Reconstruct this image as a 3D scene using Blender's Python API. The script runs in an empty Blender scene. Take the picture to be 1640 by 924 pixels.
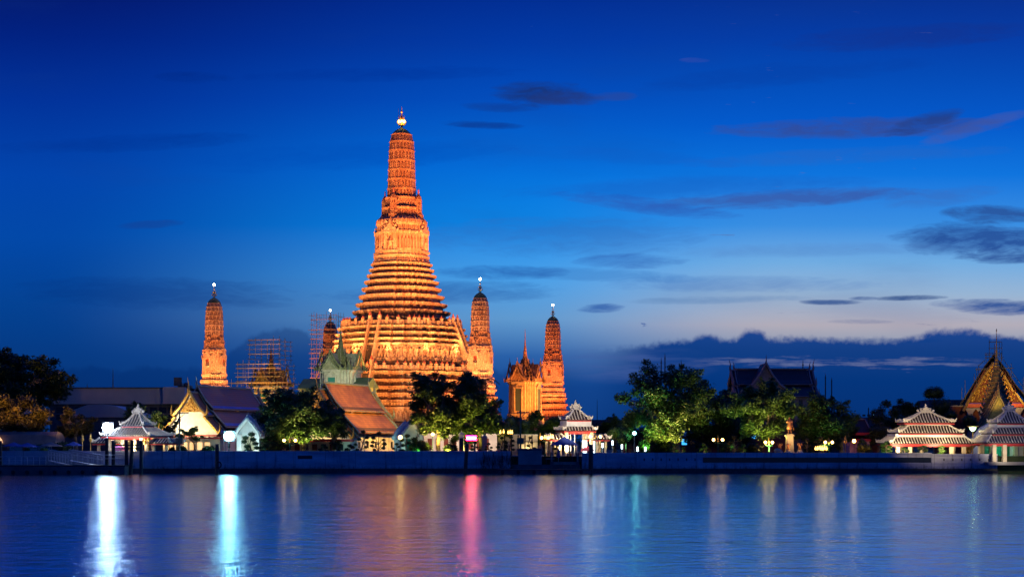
import bpy, bmesh, math, random
import numpy as np
from mathutils import Vector, Matrix, noise as mnoise

sc = bpy.context.scene
col = sc.collection
PI = math.pi
F = 2278.0            # focal length of the lens in pixels of a 1640 px wide frame
CAMZ = 5.3            # eye height above the river
GZ = 2.9              # level of the temple grounds
def PX(px, Y): return (px - 820.0) * Y / F
def PZ(py, Y): return CAMZ + (708.0 - py) * Y / F
def lin(r, g, b, a=1.0):
    f = lambda c: (c/255.0)/12.92 if c/255.0 <= 0.04045 else (((c/255.0)+0.055)/1.055)**2.4
    return (f(r), f(g), f(b), a)

# ------------------------------------------------------------------ camera
cam = bpy.data.cameras.new('camera'); cam_o = bpy.data.objects.new('camera', cam); col.objects.link(cam_o)
cam.lens = 50.0; cam.sensor_width = 36.0; cam.shift_y = 246.0/1640.0
cam.clip_start = 0.5; cam.clip_end = 9000
cam_o.location = (0, 0, CAMZ); cam_o.rotation_euler = (math.radians(90), 0, 0)
sc.camera = cam_o
sc.render.resolution_x = 1024; sc.render.resolution_y = 576
sc.view_settings.view_transform = 'Standard'; sc.view_settings.look = 'None'
sc.view_settings.gamma = 1.0; sc.view_settings.use_curve_mapping = False
sc.view_settings.exposure = 0.0
sc.cycles.use_denoising = True
try: sc.cycles.denoiser = 'OPENIMAGEDENOISE'
except Exception: pass
sc.cycles.max_bounces = 4; sc.cycles.diffuse_bounces = 2; sc.cycles.glossy_bounces = 3
sc.cycles.transparent_max_bounces = 6; sc.cycles.sample_clamp_indirect = 4.0
sc.cycles.caustics_reflective = True

# ------------------------------------------------------------------ little node language
class E:
    def __init__(s, nt, sock): s.nt = nt; s.s = sock
    def _m(s, op, *o, clamp=False):
        n = s.nt.nodes.new('ShaderNodeMath'); n.operation = op; n.use_clamp = clamp
        for i, x in enumerate((s,)+o):
            if isinstance(x, E): s.nt.links.new(x.s, n.inputs[i])
            else: n.inputs[i].default_value = float(x)
        return E(s.nt, n.outputs[0])
    def __add__(s, o): return s._m('ADD', o)
    def __radd__(s, o): return s._m('ADD', o)
    def __sub__(s, o): return s._m('SUBTRACT', o)
    def __rsub__(s, o): return (s*-1.0)+o
    def __mul__(s, o): return s._m('MULTIPLY', o)
    def __rmul__(s, o): return s._m('MULTIPLY', o)
    def __truediv__(s, o): return s._m('DIVIDE', o)
    def clamp(s): return s._m('ADD', 0.0, clamp=True)
    def mn(s, o): return s._m('MINIMUM', o)
    def mx(s, o): return s._m('MAXIMUM', o)
    def abs(s): return s._m('ABSOLUTE')
    def gt(s, o): return s._m('GREATER_THAN', o)
    def lt(s, o): return s._m('LESS_THAN', o)
    def fract(s): return s._m('FRACT')
    def sqrt(s): return s._m('SQRT')
    def step(s, a, b):
        n = s.nt.nodes.new('ShaderNodeMapRange'); n.interpolation_type = 'SMOOTHSTEP'
        s.nt.links.new(s.s, n.inputs[0]); n.inputs[1].default_value = a; n.inputs[2].default_value = b
        return E(s.nt, n.outputs[0])
def n_comb(nt, *a):
    n = nt.nodes.new('ShaderNodeCombineXYZ')
    for i, x in enumerate(a):
        if isinstance(x, E): nt.links.new(x.s, n.inputs[i])
        else: n.inputs[i].default_value = x
    return n.outputs[0]
def n_noise(nt, vec, scale=1.0, detail=3.0, rough=0.5, out=0):
    n = nt.nodes.new('ShaderNodeTexNoise')
    if vec is not None: nt.links.new(vec, n.inputs['Vector'])
    n.inputs['Scale'].default_value = scale; n.inputs['Detail'].default_value = detail; n.inputs['Roughness'].default_value = rough
    return E(nt, n.outputs[out])
def n_mix(nt, fac, a, b, mode='MIX'):
    n = nt.nodes.new('ShaderNodeMix'); n.data_type = 'RGBA'; n.blend_type = mode
    for i, x in ((0, fac), (6, a), (7, b)):
        if isinstance(x, E): nt.links.new(x.s, n.inputs[i])
        elif isinstance(x, bpy.types.NodeSocket): nt.links.new(x, n.inputs[i])
        else: n.inputs[i].default_value = x
    return n.outputs[2]
def n_ramp(nt, fac, stops):
    n = nt.nodes.new('ShaderNodeValToRGB'); r = n.color_ramp
    while len(r.elements) < len(stops): r.elements.new(0.5)
    for e, (p, c) in zip(r.elements, stops): e.position = p; e.color = c
    nt.links.new(fac.s, n.inputs[0]); return n.outputs[0]

# ------------------------------------------------------------------ sky: dusk, sun just set far to the right behind the cloud bank
def make_world():
    w = bpy.data.worlds.new('World'); sc.world = w; w.use_nodes = True
    nt = w.node_tree; nt.nodes.clear()
    tc = nt.nodes.new('ShaderNodeTexCoord'); sep = nt.nodes.new('ShaderNodeSeparateXYZ')
    nt.links.new(tc.outputs['Generated'], sep.inputs[0])
    x, y, z = (E(nt, sep.outputs[i]) for i in range(3))
    az = x._m('ARCTAN2', y).mn(0.9).mx(-0.9)
    hor = (x*x + y*y).sqrt().mx(0.02)
    U = az._m('TANGENT')*F + 820.0
    W = (z/hor/az._m('COSINE')*F).mn(3000.0).mx(0.0)
    k = W/800.0
    S = lambda py, *c: ((708-py)/800.0, lin(*c))
    L = n_ramp(nt, k, [S(708,8,48,104), S(640,4,52,116), S(560,2,58,132), S(480,0,66,148), S(380,0,72,168), S(280,0,68,172), S(160,0,50,154), S(60,0,34,130), S(0,2,26,114), (1.0, lin(0,50,168))])
    M = n_ramp(nt, k, [S(700,6,56,124), S(620,14,68,142), S(570,40,96,168), S(510,96,154,208), S(440,70,160,234), S(360,10,134,230), S(260,0,108,218), S(160,0,78,190), S(70,0,58,166), S(0,0,46,148), (1.0, lin(2,82,222))])
    R = n_ramp(nt, k, [S(700,6,54,122), S(610,12,64,136), S(565,120,146,178), S(520,178,172,184), S(470,150,180,212), S(420,112,172,226), S(360,56,142,226), S(280,10,116,222), S(200,0,90,204), S(120,0,74,182), S(60,2,60,166), S(0,4,50,148), (1.0, lin(2,86,226))])
    a = U.step(60, 900); b = U.step(820, 1280)
    c = n_mix(nt, b, n_mix(nt, a, L, M), R)
    # thin physical sky underneath: last light after sunset
    sky = nt.nodes.new('ShaderNodeTexSky'); sky.sky_type = 'NISHITA'; sky.sun_disc = False
    sky.sun_elevation = math.radians(1.0); sky.sun_rotation = math.radians(38)
    c = n_mix(nt, 0.0006, c, sky.outputs[0], 'ADD')
    # large soft mottling
    v = n_comb(nt, U/620.0, W/150.0, 0.0)
    nz = n_noise(nt, v, 1.0, 5.0, 0.55)
    veil = (nz.step(0.5, 0.72))*(W.step(60, 160))*0.16
    c = n_mix(nt, veil, c, lin(24, 62, 140))
    wz = n_noise(nt, n_comb(nt, U/160.0, W/70.0, 8.1), 1.0, 3.0, 0.5)
    v2 = n_comb(nt, U/120.0 + wz*1.5, W/17.0 + wz*4.0 - U/900.0, 3.7); n2 = n_noise(nt, v2, 1.0, 7.0, 0.66)
    v3 = n_comb(nt, U/30.0, W/9.0, 7.7); n3 = n_noise(nt, v3, 1.0, 5.0, 0.6)
    # single streaks: centre, radii, slope, density, colour
    for cx, cy, rx, ry, sl, de, cc in [
        (868,150,92,24,-0.03,1.0,(22,52,122)), (905,158,70,15,0.0,.7,(34,58,128)), (985,155,42,9,0.0,.6,(40,70,150)),
        (770,200,80,7,-0.05,.75,(12,54,140)), (800,172,70,9,-.04,.6,(16,56,140)),
        (1375,205,260,20,0.02,.85,(52,74,146)), (1480,196,70,17,0.28,.8,(34,60,128)), (1560,205,100,14,0.3,.5,(70,88,160)),
        (1460,60,240,24,0.05,.55,(20,48,136)), (1260,318,250,17,0.05,.85,(56,88,166)), (1040,330,170,15,-0.12,.7,(44,88,178)), (1500,316,120,18,.1,.4,(60,94,170)),
        (1560,385,150,36,-0.04,1.0,(36,78,152)), (700,470,230,22,.02,.5,(8,66,150)), (250,470,260,30,-.02,.4,(4,48,124)), (1180,455,260,16,0,.4,(70,120,190)), (560,250,300,26,.05,.35,(0,70,176)), (1100,300,330,20,.03,.5,(20,96,196)), (1350,250,300,16,.04,.45,(40,100,190)), (950,440,200,12,-.04,.5,(60,124,196)), (1300,400,260,14,.02,.4,(84,134,200)), (1150,480,160,8,.02,.6,(96,136,186)), (620,120,260,14,.02,.4,(0,44,144)), (200,230,240,16,.04,.4,(0,46,140)), (1250,120,260,22,.08,.4,(8,60,160)), (1000,250,240,14,-.06,.35,(16,92,196)), (1590,344,90,18,-0.03,.9,(40,76,146)), (1600,410,90,14,-.03,.9,(40,78,150)),
        (1600,492,120,15,-0.04,1.0,(30,76,150)), (1455,477,70,5,0.02,1.0,(52,84,140)), (1330,484,60,5,0.0,1.0,(60,92,150)), (1385,478,30,4,0,.8,(60,92,150)),
        (960,494,45,9,0.05,.8,(28,80,162)), (900,380,260,38,0.0,.40,(50,96,172)), (1010,418,100,14,0.0,.6,(46,96,178)), (800,436,120,14,0.0,.6,(26,82,166)),
        (310,125,70,12,0.0,.35,(0,26,104)), (1113,97,28,5,0,.6,(50,76,170)), (240,360,60,8,.06,.4,(24,52,130)),
        (1440,545,80,5,0,.5,(52,84,140)), (1380,515,60,5,0,.5,(74,96,150))]:
        du = (U-float(cx))/float(rx); dv = (W-float(708-cy)-(U-float(cx))*sl)/float(ry)
        m = (1.0-(du*du+dv*dv)).clamp().sqrt()
        m = ((m*1.1 + n2*1.7 + n3*0.6 - 1.58)*1.4).clamp()*de*0.92
        c = n_mix(nt, m, c, lin(*cc))
    # pale fringe over the right cloud bank and the bank itself
    n4 = n_noise(nt, n_comb(nt, U/46.0, W/60.0, 1.3), 1.0, 6.0, 0.6)
    n7 = n_noise(nt, n_comb(nt, U/13.0, W/13.0, 4.1), 1.0, 5.0, 0.6)
    n5 = n_noise(nt, n_comb(nt, U/150.0, 2.0, 5.3), 1.0, 2.0, 0.5)
    bump = lambda cx, r, h: (1.0-((U-float(cx))/float(r))._m('POWER', 2.0)).clamp()*h
    top = 150.0 + U.step(960, 1120)*16.0 + (n4-0.5)*20.0 + (n7-0.5)*15.0 + (n5-.5)*12.0 + bump(1205, 26, 17.0) + bump(1530, 60, 10.0) + bump(1130,22,7.0) + U.step(1380,1500)*4.0
    bank = (top-W).step(-5.0, 9.0)*U.step(930, 1060)*0.97
    c = n_mix(nt, bank, c, n_ramp(nt, k, [S(700,4,46,112), S(620,4,52,122), S(560,0,56,130), S(515,0,66,146)]))
    n6b = n_noise(nt, n_comb(nt, U/110.0, W/12.0, 2.3), 1.0, 5.0, 0.6).step(0.35, 0.7)
    hz = (W-125.0)/34.0; hu = (U-1010.0)/150.0
    c = n_mix(nt, (1.0-hz*hz-hu*hu).clamp()*(0.05+n6b*0.7), c, lin(66, 92, 156))
    n6 = n_noise(nt, n_comb(nt, U/75.0, W/7.0, 9.3), 1.0, 6.0, 0.6)
    dv = (W-128.0)/13.0
    pink = ((1.0-dv*dv).clamp()*0.7 + n6*2.4 + n4*0.8 - 2.05).clamp()*U.step(1080,1180)*(1.0-U.step(1530,1590))*2.2
    c = n_mix(nt, pink.clamp(), c, lin(92, 104, 150))
    # dim bank low on the left and centre
    top2 = 120.0 + bump(450, 110, 62.0) + bump(700, 90, 30.0) + (n4-0.5)*40.0
    c = n_mix(nt, (top2-W).step(-3.0, 8.0)*(1.0-U.step(820, 960))*0.42, c, lin(0, 38, 104))
    # the eastern half of the dusk sky, behind the viewer, is already dark
    dim = y.step(-0.25, 0.45)*0.60 + 0.40
    bg = nt.nodes.new('ShaderNodeBackground'); nt.links.new(c, bg.inputs[0]); nt.links.new(dim.s, bg.inputs[1])
    out = nt.nodes.new('ShaderNodeOutputWorld'); nt.links.new(bg.outputs[0], out.inputs[0])
make_world()

# ------------------------------------------------------------------ spot lamps: sodium floods of the temple grounds, and unseen added ones
def spot(name, loc, target, watts, color, deg=60, radius=0.5, blend=0.6):
    l = bpy.data.lights.new(name, 'SPOT'); l.energy = watts; l.color = color; l.spot_size = math.radians(deg)
    l.spot_blend = blend; l.shadow_soft_size = radius
    o = bpy.data.objects.new(name, l); col.objects.link(o); o.location = loc
    o.rotation_euler = (Vector(target)-Vector(loc)).to_track_quat('-Z', 'Y').to_euler()
    return o
SODIUM = (1.0, 0.38, 0.09); SODIUM_DEEP = (1.0, 0.28, 0.055); WARM = (1.0, 0.62, 0.25)
CC = (-28.4, 366.0)           # centre of the great tower
def around(r, deg, z): return (CC[0]+r*math.cos(math.radians(deg)), CC[1]+r*math.sin(math.radians(deg)), z)
# ------------------------------------------------------------------ things, parts, meshes
def tag(o, label=None, cat=None, group=None, kind=None):
    if label: o['label'] = label
    if cat: o['category'] = cat
    if group: o['group'] = group
    if kind: o['kind'] = kind
    return o
def thing(name, label, cat, loc=(0,0,0), rz=0.0, group=None, scale=1.0):
    o = bpy.data.objects.new(name, None); col.objects.link(o); o.location = loc
    o.rotation_euler = (0, 0, math.radians(rz)); o.scale = (scale,)*3; o.empty_display_size = 0.5
    return tag(o, label, cat, group)
def copy_tree(o, parent=None):
    c = o.copy(); col.objects.link(c)
    if parent is not None:
        c.parent = parent; c.matrix_parent_inverse = o.matrix_parent_inverse.copy()
    for ch in list(o.children): copy_tree(ch, c)
    return c
def dup(root, loc, rz=None, label=None, scale=None):
    c = copy_tree(root); c.location = loc
    if rz is not None: c.rotation_euler = (0, 0, math.radians(rz))
    if scale is not None: c.scale = (scale,)*3
    if label: c['label'] = label
    return c

class MB:
    def __init__(s): s.v = []; s.f = []; s.uv = {}; s.M = None
    def _add(s, vs, fs):
        b = len(s.v)
        if s.M is not None: vs = [tuple(s.M @ Vector(p)) for p in vs]
        s.v += [tuple(p) for p in vs]; s.f += [tuple(i+b for i in f) for f in fs]
        return b
    def box(s, c, h, taper=1.0, rz=0.0):
        x, y, z = c; a, b, e = h; r = math.radians(rz); cs, sn = math.cos(r), math.sin(r)
        vs = []
        for k, t in ((-1, 1.0), (1, taper)):
            for i, j in ((-1,-1),(1,-1),(1,1),(-1,1)):
                px, py = i*a*t, j*b*t
                vs.append((x+px*cs-py*sn, y+px*sn+py*cs, z+k*e))
        s._add(vs, [(3,2,1,0),(4,5,6,7),(0,1,5,4),(1,2,6,5),(2,3,7,6),(3,0,4,7)])
        return s
    def bx(s, x0, x1, y0, y1, z0, z1): return s.box(((x0+x1)/2,(y0+y1)/2,(z0+z1)/2), (abs(x1-x0)/2,abs(y1-y0)/2,abs(z1-z0)/2))
    def tube(s, p0, p1, r0, r1=None, n=6, caps=True):
        r1 = r0 if r1 is None else r1; p0 = Vector(p0); p1 = Vector(p1); d = p1-p0
        if d.length < 1e-6: return s
        q = d.to_track_quat('Z', 'Y'); vs = []
        for p, r in ((p0, r0), (p1, r1)):
            for i in range(n):
                a = 2*PI*i/n; vs.append(tuple(p + q @ Vector((math.cos(a)*r, math.sin(a)*r, 0))))
        fs = [(i, (i+1)%n, n+(i+1)%n, n+i) for i in range(n)]
        if caps: fs += [tuple(reversed(range(n))), tuple(range(n, 2*n))]
        s._add(vs, fs); return s
    def path(s, pts, r, n=5):
        for i in range(len(pts)-1):
            ra = r[i] if isinstance(r, (list, tuple)) else r; rb = r[i+1] if isinstance(r, (list, tuple)) else r
            s.tube(pts[i], pts[i+1], ra, rb, n)
        return s
    def lathe(s, prof, c=(0,0,0), n=12):
        vs = []
        for r, z in prof:
            for i in range(n):
                a = 2*PI*i/n; vs.append((c[0]+r*math.cos(a), c[1]+r*math.sin(a), c[2]+z))
        fs = []
        for k in range(len(prof)-1):
            for i in range(n): fs.append((k*n+i, k*n+(i+1)%n, (k+1)*n+(i+1)%n, (k+1)*n+i))
        fs += [tuple(reversed(range(n))), tuple(range((len(prof)-1)*n, len(prof)*n))]
        s._add(vs, fs); return s
    def prism(s, poly, axis, a, b):
        # poly: 2-D outline; axis 'x' -> (y,z), 'y' -> (x,z), 'z' -> (x,y)
        def P(p, t): return {'x': (t, p[0], p[1]), 'y': (p[0], t, p[1]), 'z': (p[0], p[1], t)}[axis]
        n = len(poly); vs = [P(p, a) for p in poly]+[P(p, b) for p in poly]
        fs = [(i, (i+1)%n, n+(i+1)%n, n+i) for i in range(n)]+[tuple(reversed(range(n))), tuple(range(n, 2*n))]
        s._add(vs, fs); return s
    def strip(s, pts_a, pts_b):
        n = len(pts_a); s._add(list(pts_a)+list(pts_b), [(i, i+1, n+i+1, n+i) for i in range(n-1)]); return s
    def ball(s, c, r, n=8, m=6, sq=1.0):
        return s.lathe([(max(1e-3, r*math.sin(PI*k/m)), -r*sq*math.cos(PI*k/m)) for k in range(m+1)], c, n)
    def rings(s, rings, uvs=None, cap=True):
        n = len(rings[0]); b = len(s.v); base = len(s.f)
        vs = [p for r in rings for p in r]; fs = []
        for k in range(len(rings)-1):
            for i in range(n): fs.append((k*n+i, k*n+(i+1)%n, (k+1)*n+(i+1)%n, (k+1)*n+i))
        if cap: fs += [tuple(reversed(range(n))), tuple(range((len(rings)-1)*n, len(rings)*n))]
        s._add(vs, fs)
        if uvs:
            per = [0.0]
            mid = rings[0]
            for k in range(len(rings)-1):
                u = [0.0]
                for i in range(n): u.append(u[-1]+(Vector(rings[k][i])-Vector(rings[k][(i+1)%n])).length)
                v0, v1 = uvs[k]
                for i in range(n): s.uv[base+k*n+i] = ((u[i]-u[n]*0, v0), (u[i+1], v0), (u[i+1], v1), (u[i], v1))
        return s
    def build(s, name, mat, parent=None, smooth=False):
        me = bpy.data.meshes.new(name); me.from_pydata(s.v, [], s.f)
        if s.uv:
            uvl = me.uv_layers.new(name='UVMap').data
            for p in me.polygons:
                t = s.uv.get(p.index)
                for q, li in enumerate(p.loop_indices): uvl[li].uv = t[q] if t else (0.0, -1.0)
        bm = bmesh.new(); bm.from_mesh(me); bmesh.ops.recalc_face_normals(bm, faces=bm.faces); bm.to_mesh(me); bm.free()
        if smooth: me.polygons.foreach_set('use_smooth', [True]*len(me.polygons))
        me.materials.append(mat)
        o = bpy.data.objects.new(name, me); col.objects.link(o)
        if parent is not None: o.parent = parent
        return o
def structure(o): o['kind'] = 'structure'; return o

# ------------------------------------------------------------------ materials
MATS = {}
def mat_base(name):
    m = bpy.data.materials.new(name); m.use_nodes = True; nt = m.node_tree
    return m, nt, nt.nodes['Principled BSDF']
def obj_coord(nt, sc3=(1,1,1)):
    tc = nt.nodes.new('ShaderNodeTexCoord'); mp = nt.nodes.new('ShaderNodeMapping'); mp.inputs['Scale'].default_value = sc3
    nt.links.new(tc.outputs['Object'], mp.inputs[0]); return mp.outputs[0]
def n_bump(nt, h, bsdf, strength=0.5, dist=0.1):
    b = nt.nodes.new('ShaderNodeBump'); b.inputs['Strength'].default_value = strength; b.inputs['Distance'].default_value = dist
    nt.links.new(h.s if isinstance(h, E) else h, b.inputs['Height']); nt.links.new(b.outputs[0], bsdf.inputs['Normal'])
def mat(name, c, c2=None, scale=2.0, rough=0.8, metal=0.0, bump=0.3, stretch=(1,1,1), detail=4.0):
    if name in MATS: return MATS[name]
    m, nt, b = mat_base(name)
    c2 = c2 or tuple(x*0.6 for x in c)
    n = n_noise(nt, obj_coord(nt, stretch), scale, detail, 0.6)
    o = n_mix(nt, n.step(0.3, 0.7), (*c2, 1), (*c, 1)); nt.links.new(o, b.inputs['Base Color'])
    b.inputs['Roughness'].default_value = rough; b.inputs['Metallic'].default_value = metal
    if bump: n_bump(nt, n, b, bump, 0.05)
    MATS[name] = m; return m
def lamp_mat(name, c, strength):
    if name in MATS: return MATS[name]
    m, nt, b = mat_base(name)
    b.inputs['Base Color'].default_value = (.8, .8, .8, 1); b.inputs['Emission Color'].default_value = (*c, 1); b.inputs['Emission Strength'].default_value = strength
    MATS[name] = m; return m

def prang_mat(name, base, base2, recess, red):
    """porcelain encrusted stucco: niches (v 0..1), small arcade (v 2..3), plain mouldings (v < 0)"""
    m, nt, b = mat_base(name)
    uv = nt.nodes.new('ShaderNodeUVMap'); sp = nt.nodes.new('ShaderNodeSeparateXYZ'); nt.links.new(uv.outputs[0], sp.inputs[0])
    u, v = E(nt, sp.outputs[0]), E(nt, sp.outputs[1])
    kind = v.gt(1.5); w = v - kind*2.0
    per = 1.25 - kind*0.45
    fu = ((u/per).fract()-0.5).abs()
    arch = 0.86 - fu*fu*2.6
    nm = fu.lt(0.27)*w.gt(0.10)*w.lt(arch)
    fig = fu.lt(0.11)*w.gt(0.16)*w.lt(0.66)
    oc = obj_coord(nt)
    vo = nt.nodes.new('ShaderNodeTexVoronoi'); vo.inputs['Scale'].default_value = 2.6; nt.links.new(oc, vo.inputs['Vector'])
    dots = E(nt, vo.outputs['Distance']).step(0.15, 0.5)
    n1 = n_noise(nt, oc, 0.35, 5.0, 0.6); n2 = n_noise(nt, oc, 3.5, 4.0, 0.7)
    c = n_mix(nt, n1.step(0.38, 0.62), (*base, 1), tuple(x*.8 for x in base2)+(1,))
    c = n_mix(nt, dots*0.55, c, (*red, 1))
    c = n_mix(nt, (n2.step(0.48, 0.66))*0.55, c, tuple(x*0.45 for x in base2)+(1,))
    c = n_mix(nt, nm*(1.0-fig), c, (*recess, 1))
    c = n_mix(nt, v.lt(-2.0)*0.85, c, (*recess, 1))  # tier gaps: stain and shade together, put into the colour
    nt.links.new(c, b.inputs['Base Color']); b.inputs['Roughness'].default_value = 0.62
    n_bump(nt, (1.0-nm*(1.0-fig))*1.0 + n2*0.5 + (1.0-dots)*0.45, b, 0.9, 0.22)
    MATS[name] = m; return m
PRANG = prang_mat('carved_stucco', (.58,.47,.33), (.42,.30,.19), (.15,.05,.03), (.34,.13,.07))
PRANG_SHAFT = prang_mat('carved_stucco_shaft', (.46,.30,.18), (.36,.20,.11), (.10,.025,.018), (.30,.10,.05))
REDSTONE = mat('red_finial_paint', (.42,.10,.06), (.28,.06,.04), 1.5, .7)
DARKSTONE = mat('dark_carved_stone', (.10,.09,.08), (.05,.045,.04), 2.5, .8)
STAIR = mat('shaded_stair_stone', (.07,.05,.04), (.04,.03,.025), 1.2)  # darkened to carry the shade deep between the stair walls
GOLD = mat('gilded_metal', (.80,.52,.14), (.55,.32,.07), 3.0, .38, .75)
GOLDLEAF = mat('gold_leaf_carving', (.75,.47,.12), (.30,.14,.04), 2.2, .45, .35, .8)
GREENTILE = mat('mossy_green_tile', (.16,.20,.08), (.08,.11,.05), 1.2, .55)
WHITE = mat('white_plaster', (.78,.77,.73), (.62,.61,.57), .7, .75)
def wall_mat():
    m, nt, b = mat_base('river_wall_plaster'); tc = nt.nodes.new('ShaderNodeTexCoord'); sp = nt.nodes.new('ShaderNodeSeparateXYZ'); nt.links.new(tc.outputs['Object'], sp.inputs[0])
    X, Z = E(nt, sp.outputs[0]), E(nt, sp.outputs[2])
    st = n_noise(nt, n_comb(nt, X*1.3, 0.0, Z*.16), 1.0, 5, .65); bl = n_noise(nt, n_comb(nt, X*.12, 0.0, Z*.5), 1.0, 4, .6); fine = n_noise(nt, tc.outputs['Object'], 3.0, 4, .6)
    c = n_mix(nt, bl.step(.35,.68), lin(196,196,200), lin(152,152,162)); c = n_mix(nt, st.step(.52,.72)*.6, c, lin(84,86,88))
    tide = (1.5-Z+ (fine-.5)*1.6 + (st-.5)*1.6).step(0.0, 1.2)
    c = n_mix(nt, tide*.75, c, lin(64,70,62)); joint = ((X/5.2).fract()).lt(.012)
    c = n_mix(nt, joint*.7, c, lin(50,50,54)); nt.links.new(c, b.inputs['Base Color']); b.inputs['Roughness'].default_value = .8
    n_bump(nt, fine + bl*2.0 - joint, b, .5, .05); return m
WALLP = wall_mat()
CREAM = mat('cream_plaster', (.66,.56,.38), (.55,.44,.28), .8, .75)
REDP = mat('red_painted_wood', (.55,.045,.04), (.40,.03,.03), 1.5, .55)
MAROON = mat('maroon_wall', (.20,.045,.035), (.13,.03,.025), .8)
PINKWALL = mat('pale_pink_plaster', (.62,.42,.40), (.5,.33,.31), .8)
BROWNTILE = mat('dark_brown_tile', (.05,.03,.022), (.03,.018,.015), 3)
GREYTILE = mat('slate_grey_tile', (.07,.075,.085), (.05,.055,.06), 3)
RIB = mat('whitewashed_tile_rib', (.72,.66,.55), (.52,.47,.38), 2)
BLUETRIM = mat('pale_blue_glazed_trim', (.20,.28,.30), (.12,.18,.20), 2, .5)
WOOD = mat('dark_timber', (.075,.055,.045), (.04,.03,.025), 2.5, .85, stretch=(3,3,.4))
CONC = mat('concrete', (.34,.33,.31), (.24,.23,.22), .35)
CONC_DARK = mat('stained_concrete', (.13,.13,.13), (.07,.07,.075), .5)
STEEL = mat('painted_steel', (.10,.11,.12), (.06,.06,.07), 2, .5, .4)
GREENSTEEL = mat('green_painted_steel', (.04,.16,.10), (.025,.10,.06), 2, .5, .2)
RAIL = mat('galvanised_rail', (.55,.56,.57), (.4,.41,.42), 4, .35, .8)
BAMBOO = mat('scaffold_pole', (.34,.25,.15), (.22,.16,.10), 3)
PLANK = mat('scaffold_plank', (.42,.32,.18), (.27,.2,.12), 1.6)
BRONZE = mat('bronze', (.42,.17,.07), (.26,.10,.045), 2.5, .5, .3)
BLUECLOTH = mat('blue_canvas', (.035,.07,.30), (.025,.05,.21), 1.2, .8)
GREYCLOTH = mat('grey_canvas', (.17,.15,.16), (.11,.10,.11), .5, .85)
BARK = mat('bark', (.26,.19,.13), (.13,.095,.065), 2.2, .9, stretch=(1,1,.3), bump=.8)
SOIL = mat('lawn', (.045,.07,.025), (.03,.045,.02), .5, .95)
PAVE = mat('stone_paving', (.30,.28,.25), (.22,.2,.18), .6)
GLASSDARK = mat('dark_window', (.03,.035,.045), (.02,.025,.03), .5, .15, 0, 0)
GREENGATE = mat('green_painted_grille', (.03,.36,.22), (.02,.26,.16), 2, .5)
TEAL = mat('teal_shutter', (.02,.20,.17), (.015,.14,.12), 2)
SKIN = mat('skin', (.42,.24,.15), (.36,.2,.12), 5, .6)
ROBE = mat('orange_cloth', (.60,.20,.03), (.45,.14,.02), 3)
def leaf_mat(name, c1, c2):
    m, nt, b = mat_base(name)
    tc = nt.nodes.new('ShaderNodeTexCoord')
    n = n_noise(nt, tc.outputs['Object'], .5, 3, .6); n2 = n_noise(nt, tc.outputs['Object'], 5.0, 2, .5)
    c = n_mix(nt, (n*0.6+n2*0.5).step(.4, .7), (*c1, 1), (*c2, 1)); nt.links.new(c, b.inputs['Base Color'])
    b.inputs['Roughness'].default_value = .5
    tr = nt.nodes.new('ShaderNodeBsdfTranslucent'); nt.links.new(c, tr.inputs[0])
    mx = nt.nodes.new('ShaderNodeMixShader'); mx.inputs[0].default_value = .3
    nt.links.new(b.outputs[0], mx.inputs[1]); nt.links.new(tr.outputs[0], mx.inputs[2])
    nt.links.new(mx.outputs[0], nt.nodes['Material Output'].inputs[0]); return m
LEAF = leaf_mat('leaves_green', (.035,.075,.018), (.085,.13,.03))
LEAF_DARK = leaf_mat('leaves_dark', (.02,.045,.015), (.045,.075,.022))
LEAF_DRY = leaf_mat('leaves_olive', (.06,.06,.02), (.12,.10,.035))
LEAF_BRIGHT = leaf_mat('leaves_fresh', (.06,.12,.025), (.12,.19,.04))
def tile_mat(name, c1, c2):
    m, nt, b = mat_base(name)
    oc = obj_coord(nt); n = n_noise(nt, oc, .5, 4, .6)
    sp = nt.nodes.new('ShaderNodeSeparateXYZ'); nt.links.new(oc, sp.inputs[0])
    y, z = E(nt, sp.outputs[1]), E(nt, sp.outputs[2])
    line = ((z/0.42).fract()).lt(.22); ln2 = ((y/0.5).fract()).lt(.16)
    c = n_mix(nt, n.step(.35,.65), (*c1, 1), (*c2, 1)); c = n_mix(nt, (line.mx(ln2))*.45, c, (.02,.015,.02,1))
    nt.links.new(c, b.inputs['Base Color']); b.inputs['Roughness'].default_value = .6
    n_bump(nt, 1.0-line.mx(ln2), b, .5, .06); return m
TILE_PURPLE = tile_mat('purple_brown_roof_tile', (.12,.105,.12), (.17,.105,.085))
TILE_ORANGE = tile_mat('orange_roof_tile', (.36,.15,.03), (.22,.085,.02))
TILE_BLUE = tile_mat('blue_border_tile', (.02,.13,.62), (.015,.10,.48))
TILE_BLACK = tile_mat('near_black_roof_tile', (.045,.018,.02), (.025,.012,.014))
TILE_GREEN = tile_mat('green_roof_tile', (.06,.12,.05), (.04,.08,.04))
L_WARM = lamp_mat('warm_globe_glow', (1.0,.52,.12), 24)
L_WHITE = lamp_mat('cold_flood_glow', (.60,.74,1.0), 120)
L_CYAN = lamp_mat('cyan_flood_glow', (.38,.86,1.0), 80)
L_GREEN = lamp_mat('sea_green_lamp_glow', (.25,1.0,.85), 26)
L_TUBE = lamp_mat('white_tube_glow', (.62,.9,1.0), 7)
L_RED = lamp_mat('red_neon_glow', (1.0,.004,.10), 75)
L_AMBER = lamp_mat('amber_neon_glow', (1.0,.62,.10), 45)
L_TIP = lamp_mat('spire_light_glow', (1.0,.93,.62), 34)
L_TORCH = lamp_mat('torch_lamp_glow', (1.0,.52,.09), 5)
L_BLUE = lamp_mat('blue_window_glow', (.05,.45,1.0), 1.6)
L_ROOM = lamp_mat('lit_opening_glow', (1.0,.55,.13), 1.1)
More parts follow.
